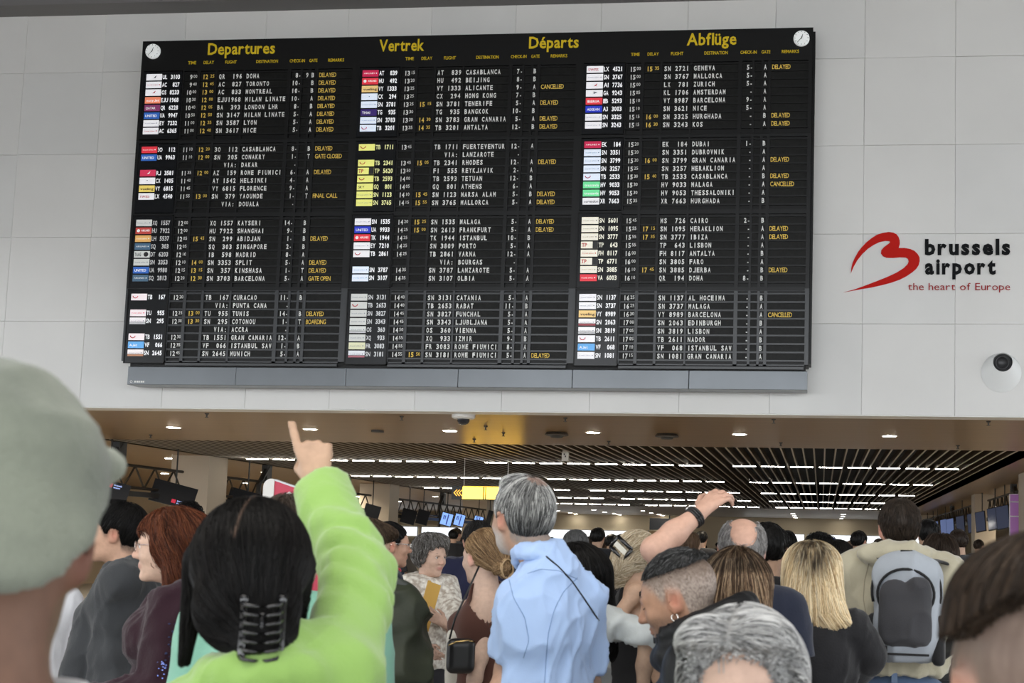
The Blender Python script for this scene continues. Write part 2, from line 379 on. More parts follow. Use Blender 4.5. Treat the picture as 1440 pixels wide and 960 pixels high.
def screen(px0, px1, py, Y, kind, label, roll=None, tilt=-.12, yaw=None, hh=None, group=None, wfac=1.0):
    XP = -12.93 if px0 < 720 else 4.5; d_ = at((px0+px1)/2, py, Y=1.0); Y = XP/d_[0]; roll = (.24 if px0 < 720 else -.2) if roll is None else roll
    a = at(px0, py, Y=Y); b_ = at(px1, py, Y=Y); c = (a+b_)/2; w_ = abs(b_[0]-a[0])*wfac
    h_ = hh*Y/F
    t = thing('hanging_screen', label, 'screen', tuple(c), group=group)
    t.rotation_euler = (tilt, roll, yaw)
    bb = MB(); bb.box(-w_/2,w_/2,.0,.05,-h_/2,h_/2); bb.build('casing', m_scr_black, t)
    if kind == 'logo':
        bb = MB(); cx = .12*w_; cz = -.3*h_ if py > 690 else .28*h_
        bb.box(cx-.10,cx-.02,-.004,0,cz-.03,cz+.045); bb.build('red_mark', mat('red_glow',(.5,.02,.05),.5,emit=(.6,.02,.06),es=.5), t)
        bb = MB(); prop(bb,'brussels',cx+.005,cz+.015,.03,-.004,width=.13,bold=.03); prop(bb,'airport',cx+.005,cz-.03,.03,-.004,width=.11,bold=.03)
        bb.build('lettering', mat('blue_glow',(.3,.4,.7),.5,emit=(.4,.5,.95),es=.8), t)
    elif kind == 'blue':
        bb = MB(); bb.box(-w_*.44,w_*.44,-.006,0,-h_*.45,h_*.46); bb.build('display', mat('blue_display',(.2,.4,.8),.3,emit=(.26,.45,.92),es=.9), t)
        bb = MB(); bb.box(w_*.02,w_*.12,-.009,-.006,-h_*.4,h_*.4); bb.box(-w_*.3,-w_*.22,-.009,-.006,-.02,.12); bb.box(-w_*.16,-w_*.1,-.009,-.006,-.02,.12); bb.box(-w_*.3,-w_*.1,-.009,-.006,.09,.12)
        bb.build('print', mat('navy_print',(.03,.06,.25),.4,emit=(.05,.1,.4),es=.5), t)
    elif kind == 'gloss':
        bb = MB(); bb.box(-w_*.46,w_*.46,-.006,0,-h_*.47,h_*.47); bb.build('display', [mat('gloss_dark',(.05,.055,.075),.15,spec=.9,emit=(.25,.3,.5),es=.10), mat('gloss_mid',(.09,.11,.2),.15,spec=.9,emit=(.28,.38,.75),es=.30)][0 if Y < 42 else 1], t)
    RR = Euler((tilt,roll,yaw)).to_matrix(); up = RR.transposed() @ Vector((0,0,1)); q1 = Vector((0,.16,h_*.35)); zz = c[2]+(RR @ q1).z; q2 = q1+up*((WZ+1.02 if (GX0 < c[0] < GX1 and c[1] > GY0) else WZ+.01)-zz)
    bb = MB(); bb.tube((0,.05,h_*.25),q1,.02); bb.tube(q1,q2,.016); bb.build('bracket', m_case, t)
    return t
screen(128,171,690,19.6,'logo','black hanging screen beside the peak of the cap',yaw=.5,hh=33,wfac=1.25)
screen(221,267,695,21.4,'logo','black hanging screen in front of the wide column',yaw=.5,hh=33,wfac=1.2)
screen(327,366,703,26.5,'logo','black hanging screen left of the red and white sign',yaw=.5,hh=27,wfac=1.2)
screen(511,534,721,33.0,'black','black hanging screen just right of the green sleeve',yaw=.45,hh=24,wfac=.92)
screen(564,585,726,37.0,'black','left one of two close black screens beside the white lit panels',yaw=.45,hh=21,wfac=.92)
screen(586,603,727,38.6,'black','right one of two close black screens beside the white lit panels',yaw=.45,hh=21,wfac=.92)
screen(619,637,730,41.0,'blue','left one of two bright blue hanging screens',yaw=.4,hh=19,wfac=.92)
screen(638,654,731,42.5,'blue','right one of two bright blue hanging screens',yaw=.4,hh=18,wfac=.92)
screen(667,679,731,46.0,'blue','dim small blue screen left of the grey haired man',yaw=.4,hh=11,wfac=1.1)
screen(685,691,728,44,'black','narrow black screen edge under the yellow sign',yaw=.4,hh=22,wfac=1.1)
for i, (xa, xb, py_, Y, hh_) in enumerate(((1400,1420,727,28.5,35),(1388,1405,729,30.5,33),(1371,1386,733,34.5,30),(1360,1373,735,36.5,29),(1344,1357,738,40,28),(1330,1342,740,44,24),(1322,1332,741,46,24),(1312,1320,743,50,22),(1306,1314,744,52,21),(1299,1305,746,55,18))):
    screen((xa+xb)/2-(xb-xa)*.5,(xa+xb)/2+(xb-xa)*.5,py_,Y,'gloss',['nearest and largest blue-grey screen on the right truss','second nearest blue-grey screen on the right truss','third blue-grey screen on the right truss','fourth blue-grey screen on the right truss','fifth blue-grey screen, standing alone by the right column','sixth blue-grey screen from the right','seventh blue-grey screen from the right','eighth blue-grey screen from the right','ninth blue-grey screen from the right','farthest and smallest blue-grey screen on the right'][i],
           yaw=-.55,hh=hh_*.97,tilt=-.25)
# yellow arrow sign hung on rods
t = thing('arrow_sign', 'black and yellow lit sign with arrows hanging behind the grey haired man', 'sign', (-6.95, 23.8, 2.47))
bb = MB(); bb.box(-.66,.82,-.04,.04,0,.27); bb.build('sign_box', mat('sign_black',(.012,.011,.01),.4), t)
bb = MB(); bb.box(-.43,.0,-.05,-.04,.012,.258); bb.box(.03,.045,-.05,-.04,.012,.258); bb.box(.07,.78,-.05,-.04,.012,.258)
bb.box(-.43,.78,-.035,.035,.2705,.275)
bb.build('yellow_panel', mat('sign_yellow',(.9,.6,.07),.4,emit=(1,.58,.06),es=4.2), t)
bb = MB()
for k in range(3):
    x = -.62+k*.055
    bb.add([(x,-.045,.135),(x+.06,-.045,.20),(x+.085,-.045,.20),(x+.025,-.045,.135),(x+.085,-.045,.07),(x+.06,-.045,.07)],[(0,1,2,3)[::-1],(0,3,4,5)[::-1]])
bb.build('arrows', mat('arrow_amber',(.9,.5,.1),.4,emit=(1,.5,.05),es=1.2), t)
bb = MB(); bb.tube((-.42,0,.27),(-.42,0,.858),.006); bb.tube((.5,0,.27),(.5,0,.858),.006); bb.build('rods', mat('rod_steel',(.6,.58,.55),.3,metal=.8), t)
# purple and white banner sign at right
t = thing('purple_sign', 'narrow purple lit sign standing at the right edge near the screens', 'sign', tuple(at(1428,772,Y=26.6)))
sz = 26.6/F
bb = MB(); bb.box(-8*sz,8*sz,0,.06,0,76*sz); bb.build('frame', mat('pale_edge',(.7,.68,.72),.4), t)
for k, (za, zb) in enumerate(((2,44),(46,64),(66,75))):
    bb = MB(); bb.box(-7*sz,6.5*sz,-.01,0,za*sz,zb*sz); bb.build('purple_panel', mat('purple_face',(.28,.12,.32),.35,emit=(.3,.12,.34),es=.25), t)
bb = MB(); bb.box(-.02,.02,.01,.05,-t.location.z,0); bb.build('post', m_case, t)
# things on the bronze ceiling
def ceil_item(name, label, cat, px_, py_, build, z=WZ):
    p = at(px_, py_, Z=z); t = thing(name, label, cat, (p[0], p[1], WZ)); build(t); return t
def b_dome(t):
    bb = MB(); bb.lathe((0,0,0),[(.0001,0),(.16,0),(.16,-.05),(.13,-.07),(.0001,-.07)],24); bb.build('mount', mat('white_plastic',(.75,.74,.72),.35), t)
    bb = MB(); bb.lathe((0,0,0),[(.085,-.07),(.083,-.1),(.06,-.135),(.03,-.15),(.0001,-.153)],20); bb.build('dome', mat('smoke_dome',(.02,.02,.025),.08), t, True)
ceil_item('dome_camera','white dome security camera under the wall edge left of the glow','camera',652,582,b_dome)
def b_spk(t):
    bb = MB(); bb.lathe((0,0,0),[(.0001,0),(.16,0),(.19,-.04),(.17,-.05),(.0001,-.05)],24); bb.build('ring', mat('dark_plastic',(.05,.045,.04),.4), t)
    bb = MB(); bb.lathe((0,0,0),[(.0001,-.085),(.09,-.08),(.11,-.05)],20); bb.build('cone', m_case, t)
ceil_item('ceiling_speaker','dark round ceiling speaker left of the centre downlight','speaker',783,608,b_spk)
ceil_item('ceiling_speaker','dark round ceiling speaker above the raised hand','speaker',938,610,b_spk)
ceil_item('ceiling_speaker','small dark ceiling disc above the green sleeve','speaker',531,605,lambda t:(lambda bb:(bb.lathe((0,0,0),[(.0001,0),(.1,0),(.1,-.03),(.0001,-.035)],16),bb.build('disc',mat('dark_plastic'),t)))(MB()))
def b_spr(t):
    bb = MB(); bb.lathe((0,0,0),[(.0001,0),(.03,0),(.03,-.012),(.012,-.02),(.01,-.05),(.026,-.055),(.026,-.06),(.0001,-.062)],12); bb.build('head', mat('dark_plastic'), t)
for i,(a_,b_) in enumerate(((291,581),(212,611),(565,585),(683,599),(708,608),(667,617),(856,620),(795,587),(1088,589),(1098,622),(1390,592),(1347,626))):
    t = ceil_item('fire_sprinkler',['small sprinkler near the wall edge left of the board','sprinkler left above the cap','sprinkler near wall edge above the green sleeve','upper sprinkler inside the orange glow','right sprinkler inside the orange glow','lower sprinkler inside the orange glow','sprinkler right of the centre downlight','sprinkler above the left dark speaker','sprinkler near the wall edge above the bald head','sprinkler by the slats above the bald head','sprinkler near the wall edge at far right','sprinkler near the slats at the right'][i],'sprinkler',a_,b_,b_spr)
t = thing('ceiling_box', 'small white electrical box hanging from the slats above the grey haired man', 'box', tuple(at(795,648,Y=22.2)))
bb = MB(); bb.box(-.06,.06,-.05,.05,0,.2); bb.build('body', mat('white_plastic'), t)
bb = MB(); bb.box(-.025,-.005,-.055,-.05,.11,.14); bb.box(.0,.02,-.055,-.05,.07,.1); bb.build('sockets', m_case, t)
bb = MB(); bb.box(-.02,.02,-.02,.02,.2,WZ-t.location.z+.02); bb.build('hanger', m_case, t)

# ================================================================ WALL NOZZLE AND LOGO
c = at(1408,524,Y=WY)
t = thing('air_nozzle', 'round white air nozzle with a dark tilted hole under the wall logo', 'nozzle', (c[0],WY-.005,c[2]))
bb = MB(); N_ = 40; rings = [(.255,0),(.25,-.03),(.225,-.075),(.185,-.11),(.14,-.13)]
vs = []; fs = []
hc = (.0,.118); hr = .122
for k,(r,y) in enumerate(rings):
    f_ = k/(len(rings)-1)
    for i in range(N_):
        a = 2*math.pi*i/N_; vs.append(((r*(1-f_)+hr*f_)*math.cos(a)+hc[0]*f_, y, (r*(1-f_)+hr*f_)*math.sin(a)+hc[1]*f_))
for k in range(len(rings)-1):
    for i in range(N_): fs.append((k*N_+i,k*N_+(i+1)%N_,(k+1)*N_+(i+1)%N_,(k+1)*N_+i))
bb.add(vs,fs); bb.build('cone', mat('nozzle_white',(.84,.85,.84),.35), t, True)
bb = MB(); bb.lathe((0,0,hc[1]),[(.122,-.131),(.118,-.06),(.095,-.055),(.09,-.09),(.075,-.09),(.07,-.03),(.0001,-.03)],32,axis='y'); bb.build('bore', mat('bore_dark',(.05,.05,.052),.4), t, True)

LS = 280/960.
def lp_(x, y): p = at(1160+x*LS, 300+y*LS, Y=WY-.006); return (p[0], p[2])
outer = [(125,290),(127,265),(133,240),(145,213),(160,186),(178,163),(200,140),(225,120),(250,104),(280,94),(308,90),(330,93),(346,102),(356,116),(361,132),(361,148),(356,167),
 (385,167),(412,172),(432,181),(447,196),(456,212),(457,230),(452,250),(440,268),(420,285),(395,302),(360,320),(320,334),(275,346),(225,357),(170,366),(90,381)]
inner = [(145,366),(200,346),(250,327),(300,307),(345,286),(380,264),(398,246),(404,232),(401,220),(390,213),(360,212),(325,215),(297,214),(280,207),(270,193),(272,178),(284,164),(300,152),(315,140),(311,134),(290,133),(262,139),(235,152),(208,170),(182,194),(158,224),(138,258)]
logo = thing('wall_logo', 'red heart-shaped emblem with black and red lettering on the tiled wall', 'logo', (0,WY-.0055,0))
def extr(name, pts, m, parent, y0, y1):
    from mathutils.geometry import tessellate_polygon
    bm = bmesh.new(); vs = [bm.verts.new((x,y0,z)) for x,z in pts]
    for t3 in tessellate_polygon([[Vector((x,z,0)) for x,z in pts]]): bm.faces.new([vs[i] for i in t3])
    r = bmesh.ops.extrude_face_region(bm, geom=list(bm.faces))
    for g in r['geom']:
        if isinstance(g, bmesh.types.BMVert): g.co.y = y1
    bmesh.ops.recalc_face_normals(bm, faces=list(bm.faces)); me = bpy.data.meshes.new(name); bm.to_mesh(me); bm.free(); return link(name, me, m, parent)
extr('emblem', [lp_(*q) for q in outer+inner], mat('logo_red',(.55,.012,.008),.6,spec=.12), logo, 0, -.01)
for s_, xa, xb, ybase, yl, cap_ in (('brussels',482,893,198,198,73),('airport',482,823,291,291,73*1.0)):
    a = lp_(xa, ybase); b_ = lp_(xb, ybase); h_ = (lp_(xa,ybase-cap_)[1]-a[1])
    bb = MB(); prop(bb, s_, a[0], a[1], h_*.955, -.008, width=b_[0]-a[0], bold=.042, track=.11)
    bb.build('word', mat('logo_black',(.006,.007,.008),.6,spec=.12), logo)
bb = MB(); a = lp_(401,370); b_ = lp_(893,370); words('tagline_word','the heart of Europe',a[0],a[1],lp_(401,336)[1]-a[1],-.008,b_[0]-a[0],.0,.09,mat('logo_red2',(.36,.02,.02),.6,spec=.12),logo)
# ================================================================ DEPARTURE BOARD
BX, BY = -9.47, 15.0
board = thing('departure_board', 'large black split-flap departure board hanging on the tiled wall', 'board', (BX, BY, 3.6))
Z = lambda z: z-3.6
m_bk = mat('board_black', (.008,.008,.008), .4, spec=.3)
m_fr = mat('board_frame', (.014,.0145,.015), .33, spec=.35)
m_fr_reflect = mat('module_frame', (.045,.048,.052), .32, spec=.6)
m_gap = mat('flap_black', (.011,.011,.010), .45, spec=.22, var=.5, vscale=30)
m_y = mat('print_yellow', (.80,.58,.03), .5, spec=.1)
m_w = mat('flap_white', (.95,.95,.92), .5, spec=.2)
m_a = mat('flap_amber', (.98,.68,.14), .5, spec=.15)
m_lcd = mat('screen_glass', (.008,.009,.011), .25, spec=.45)
b = MB(); b.box(0,9.28,.03,.34,Z(3.925),Z(8.41)); b.box(0,9.28,0,.03,Z(7.985),Z(8.41)); b.box(9.28,9.31,.04,.36,Z(3.95),Z(8.37))
b.box(0,.06,0,.03,Z(3.925),Z(3.93)); b.box(9.275,9.28,0,.03,Z(3.925),Z(7.985))
b.build('cabinet', m_bk, board)
b = MB(); b.box(.1,9.24,.05,.34,Z(3.84),Z(3.93)); b.build('shadow_gap', mat('gap_black',(.005,.005,.005),.6), board)
for k in range(6):
    xa = .09+k*1.53; xb = min(xa+1.525, 9.27)
    b = MB(); b.bevbox(xa, xb, .02, .3, Z(3.605), Z(3.85), .006); b.build('lower_panel', mat('lower_steel',(.17,.185,.20),.28,metal=.35,spec=.6,var=.1,vscale=1.5), board)
b = MB(); [b.box(.195+k*.03,.195+k*.03+(.024 if k%2 else .02),.016,.02,Z(3.632),Z(3.656)) for k in range(5)]; b.lathe((.15,.018,Z(3.645)),[(.012,0),(.018,0)],12,axis='y'); b.build('maker_plate', m_w, board)
for s_, xa, xb in (('Departures',.956,1.921),('Vertrek',3.398,4.027),('Départs',5.476,6.155),('Abflüge',7.611,8.272)):
    b = MB(); prop(b, s_, xa, Z(8.199), (.158 if s_[0] != 'D' or s_[1]=='e' else .155), -.004, width=xb-xa, bold=.022, track=.045); b.build('title', m_y, board)
for n_ in range(3):
    xo = 3.093*n_
    for s_, cx, ww in (('TIME',.739,.12),('DELAY',.979,.15),('FLIGHT',1.30,.165),('DESTINATION',1.818,.31),('CHECK-IN',2.248,.215),('GATE',2.477,.115),('REMARKS',2.799,.225)):
        b = MB(); prop(b, s_, xo+cx-ww/2, Z(8.066), .043, -.003, width=ww, bold=.012, track=.05); b.build('column_heading', m_y, board)
# clocks
for cx in (.163, 9.128):
    c = MB(); c.lathe((cx,0,Z(8.257)),[(.0001,-.03),(.098,-.03),(.104,-.022),(.106,0)],40,axis='y'); cl = c.build('clock', mat('clock_white',(.9,.92,.91),.4,spec=.2,emit=(.9,.93,.92),es=.22), board)
    c = MB()
    for k in range(12):
        a = k*math.pi/6; r0, r1 = .078,.093; w2 = .0035
        dx, dz = math.sin(a), math.cos(a); c.add([(cx+dx*r0-dz*w2,-.032,Z(8.257)+dz*r0+dx*w2),(cx+dx*r0+dz*w2,-.032,Z(8.257)+dz*r0-dx*w2),(cx+dx*r1+dz*w2,-.032,Z(8.257)+dz*r1-dx*w2),(cx+dx*r1-dz*w2,-.032,Z(8.257)+dz*r1+dx*w2)],[(0,1,2,3)])
    c.build('hour_marks', m_bk, cl)
    for a, r1, w2 in ((math.radians(19),.055,.006),(math.radians(222),.085,.0045)):
        c = MB(); dx, dz = math.sin(a), math.cos(a); r0 = -.018
        c.add([(cx+dx*r0-dz*w2,-.035,Z(8.257)+dz*r0+dx*w2),(cx+dx*r0+dz*w2,-.035,Z(8.257)+dz*r0-dx*w2),(cx+dx*r1+dz*w2*.6,-.035,Z(8.257)+dz*r1-dx*w2*.6),(cx+dx*r1-dz*w2*.6,-.035,Z(8.257)+dz*r1+dx*w2*.6)],[(0,1,2,3)])
        c.build('hand', m_bk, cl)
# rows: airline code | number, time, delay, flight, destination, check-in, gate, remark, tile colour key, tile text
D, C_ = 'DELAYED', 'CANCELLED'
DATA = {
(0,0):[('UL 3103',' 9 00','12 25','QR  196','DOHA','8-','9','B',D,'w','~'),('AC  827',' 9 40','12 45','AC  827','TORONTO','10-','','B',D,'w','r-'),('OS 8233','10 00','13 00','AC  833','MONTREAL','10-','','B',D,'w','r~'),('EJU 1968','10 30','12 00','EJU1968','MILAN LINATE','10-','','A',D,'o','easyJet'),
 ('QR 6228','10 40','12 05','BA  393','LONDON LHR','8-','','B',D,'m','QATAR'),('UA 9947','10 50','12 50','SN 3147','MILAN LINATE','5-','','A',D,'b','UNITED'),('EY 7232','11 00','12 35','SN 3587','LYON','5-','','A',D,'w','-'),('AC 6365','11 00','12 40','SN 3617','NICE','5-','','A',D,'w','r-')],
(0,1):[('3O  112','11 10','12 20','3O  112','CASABLANCA','8-','','B',D,'r','w-'),('UA 9963','11 10','12 00','SN  205','CONAKRY','1-','','T','GATE CLOSED','b','UNITED'),('','','','VIA:','DAKAR','-','','','','',''),('RJ 3581','11 35','12 00','AZ  159','ROME FIUMICI','6-','','A',D,'rb','~'),
 ('CX 1405','11 40','','AY 1542','HELSINKI','4-','','A','','w','.'),('VY 6815','11 45','','VY 6815','FLORENCE','9-','','A','','y','vueling'),('LX 4540','11 55','13 00','SN  379','YAOUNDE','1-','','T','FINAL CALL','w','rSWISS'),('','','','VIA:','DOUALA','-','','','','','')],
(0,2):[('XQ 1557','12 00','','XQ 1557','KAYSERI','14-','','B','','g','-'),('HU 7922','12 00','','HU 7922','SHANGHAI','9-','','B','','dr','H'),('LH 5537','12 05','15 45','SN  299','ABIDJAN','1-','','B',D,'og','-'),('SQ  303','12 05','','SQ  303','SINGAPORE','2-','','B','','nb','-'),
 ('DT 6203','12 10','','IB  598','MADRID','8-','','A','','g','TAAG'),('SN 3353','12 10','14 00','SN 3353','SPLIT','5-','','A',D,'g','-'),('UA 9980','12 15','13 15','SN  357','KINSHASA','1-','','T',D,'b','UNITED'),('SQ 2813','12 20','12 30','SN 3703','BARCELONA','5-','','A','GATE OPEN','nb','-')],
(0,3):[('TB  167','12 20','','TB  167','CURACAO','11-','','B','','p','U'),('','','','VIA:','PUNTA CANA','-','','','','',''),('TU  955','12 25','13 00','TU  955','TUNIS','14-','','B',D,'p','r-'),('SN  295','12 30','13 30','SN  295','COTONOU','1-','','T','BOARDING','ph','-'),
 ('','','','VIA:','ACCRA','-','','','','',''),('TB 1551','12 30','','TB 1551','GRAN CANARIA','12-','','A','','p','U'),('VF  066','12 35','','VF  066','ISTANBUL SAW','1-','','B','','aj','AJet'),('SN 2645','12 45','','SN 2645','MUNICH','5-','','A','','po','-')],
(1,0):[('AT  839','13 15','','AT  839','CASABLANCA','7-','','B','','cr','-'),('HU  492','13 20','','HU  492','BEIJING','8-','','B','','r','H'),('VY 1333','13 25','','VY 1333','ALICANTE','9-','','A',C_,'og2','vueling'),('CX  294','13 25','','CX  294','HONG KONG','7-','','B','','lb','.'),
 ('SN 3781','13 25','15 15','SN 3781','TENERIFE','5-','','A',D,'lb','-'),('TG  935','13 30','','TG  935','BANGKOK','10-','','B','','v','THAI'),('SN 3783','13 30','14 30','SN 3783','GRAN CANARIA','5-','','A',D,'lb','-'),('TB 3201','13 35','14 35','TB 3201','ANTALYA','12-','','B',D,'lb','U')],
(1,1):[('TB 1711','13 45','','TB 1711','FUERTEVENTUR','12-','','A','','yy','U'),('','','','VIA:','LANZAROTE','-','','','','',''),('TB 2341','13 45','15 05','TB 2341','RHODES','12-','','A',D,'yy','U'),('TP 5620','13 50','','FI  555','REYKJAVIK','2-','','A','','yy','TP'),
 ('TB 2593','14 00','','TB 2593','TETUAN','12-','','B','','yy','U'),('GQ  801','14 05','','GQ  801','ATHENS','6-','','A','','yy','SKY'),('SN 1123','14 10','15 45','SN 1123','MARSA ALAM','5-','','B',D,'yy','-'),('SN 3765','14 15','15 55','SN 3765','MALLORCA','5-','','A',D,'yy','-')],
(1,2):[('SN 1535','14 20','15 25','SN 1535','MALAGA','5-','','A',D,'w','-'),('UA 9933','14 25','15 00','SN 2613','FRANKFURT','5-','','A',D,'bb','UNITED'),('TK 1944','14 25','','TK 1944','ISTANBUL','10-','','B','','r','H'),('EY 7210','14 25','','SN 3809','PORTO','5-','','A','','w','-'),
 ('TB 2861','14 25','','TB 2861','VARNA','12-','','A','','w','U'),('','','','VIA:','BOURGAS','-','','','','',''),('SN 3787','14 35','','SN 3787','LANZAROTE','5-','','A','','lb','-'),('SN 3107','14 35','','SN 3107','OLBIA','5-','','A','','lb','-')],
(1,3):[('SN 3131','14 40','','SN 3131','CATANIA','5-','','A','','g','-'),('TB 2653','14 40','','TB 2653','RABAT','11-','','B','','g','U'),('SN 3827','14 45','','SN 3827','FUNCHAL','5-','','A','','g','-'),('SN 3343','14 45','','SN 3343','LJUBLJANA','5-','','A','','g','-'),
 ('OS  360','14 50','','OS  360','VIENNA','5-','','A','','gh','-'),('XQ  933','14 55','','XQ  933','IZMIR','9-','','B','','g','-'),('FR 3083','14 55','','FR 3083','ROME FIUMICI','8-','','A','','gy','-'),('SN 3181','14 55','15 50','SN 3181','ROME FIUMICI','5-','','A',D,'gr','-')],
(2,0):[('LX 4521','15 00','15 35','SN 2721','GENEVA','5-','','A',D,'w','rSWISS'),('SN 3767','15 00','','SN 3767','MALLORCA','5-','','A','','w','-'),('AI 7736','15 00','','LX  781','ZURICH','5-','','A','','w','r~'),('GA 9243','15 05','','KL 1706','AMSTERDAM','-','','A','','w','>'),
 ('IB 5293','15 10','','VY 8987','BARCELONA','9-','','A','','r','IBERIA'),('A3 3003','15 10','','SN 3621','NICE','5-','','A','','bb','AEGEAN'),('SN 3325','15 15','16 00','SN 3325','HURGHADA','-','','B',D,'w','-'),('SN 3243','15 15','16 30','SN 3243','KOS','-','','A',D,'w','-')],
(2,1):[('EK  184','15 20','','EK  184','DUBAI','1-','','B','','cr','-'),('SN 3351','15 20','','SN 3351','DUBROVNIK','-','','A','','lb','-'),('SN 3799','15 20','16 00','SN 3799','GRAN CANARIA','-','','A',D,'lb','-'),('SN 3257','15 25','','SN 3257','HERAKLION','-','','A','','lb','-'),
 ('TB 2533','15 30','15 40','TB 2533','CASABLANCA','-','','B',D,'lb','U'),('HV 9033','15 30','','HV 9033','MALAGA','-','','A',C_,'gn','transavia'),('HV 9053','15 30','','HV 9053','THESSALONIKI','-','','A','','gn','transavia'),('XR 7663','15 35','','XR 7663','HURGHADA','-','','B','','w','corendon')],
(2,2):[('SN 5601','15 45','','MS  726','CAIRO','2-','','B','','cm','-'),('SN 1095','15 55','17 15','SN 1095','HERAKLION','-','','A',D,'cm','-'),('SN 3777','15 55','17 35','SN 3777','IBIZA','-','','A',D,'cm','-'),('TP  643','15 55','','TP  643','LISBON','-','','A','','cm','TP'),
 ('FH 8117','16 00','','FH 8117','ANTALYA','-','','B','','cm','r-'),('TP 6771','16 00','','SN 3805','FARO','-','','A','','cm','TP'),('SN 3885','16 10','17 45','SN 3885','DJERBA','-','','B',D,'cm','-'),('VA 6003','16 10','','QR  194','DOHA','8-','','B','','r','w-')],
(2,3):[('SN 1137','16 25','','SN 1137','AL HOCEIMA','-','','B','','w','-'),('SN 3737','16 25','','SN 3737','MALAGA','-','','A','','w','-'),('VY 8989','16 30','','VY 8989','BARCELONA','-','','A',C_,'og2','vueling'),('SN 2063','17 00','','SN 2063','EDINBURGH','-','','B','','wr','-'),
 ('SN 3819','17 05','','SN 3819','LISBON','-','','A','','wh','-'),('TB 2611','17 05','','TB 2611','NADOR','-','','B','','w','U'),('VF  068','17 10','','VF  068','ISTANBUL SAW','-','','B','','aj','AJet'),('SN 1081','17 15','','SN 1081','GRAN CANARIA','-','','A','','w','-')]}
TC = {'w':(.84,.83,.86),'o':(.85,.25,.14),'m':(.22,.04,.13),'b':(.03,.12,.45),'bb':(.02,.04,.5),'r':(.72,.04,.06),'rb':(.62,.04,.10),'y':(.78,.60,.14),'g':(.56,.57,.55),'dr':(.45,.06,.05),'og':(.68,.38,.12),
 'nb':(.06,.12,.19),'p':(.86,.76,.78),'ph':(.82,.78,.80),'aj':(.12,.38,.75),'po':(.85,.78,.78),'cr':(.55,.02,.08),'og2':(.80,.55,.22),'lb':(.74,.82,.95),'v':(.04,.02,.14),'yy':(.80,.80,.22),
 'gh':(.6,.62,.6),'gy':(.62,.62,.42),'gr':(.66,.68,.72),'gn':(.16,.72,.32),'cm':(.84,.80,.68),'wr':(.88,.86,.87),'wh':(.88,.87,.88)}
def tmat(k):
    c_ = TC[k]; return mat('tile_'+k, c_, .35, emit=c_, es=.42)
CODE = {(1,1):(.75,.75,.35),(0,2):(.45,.45,.45),(1,3):(.55,.56,.57),(2,2):(.85,.83,.7)}
RZ = [7.89, 6.858, 5.828, 4.80]
FY = .012   # flap plane, a little behind the module frame
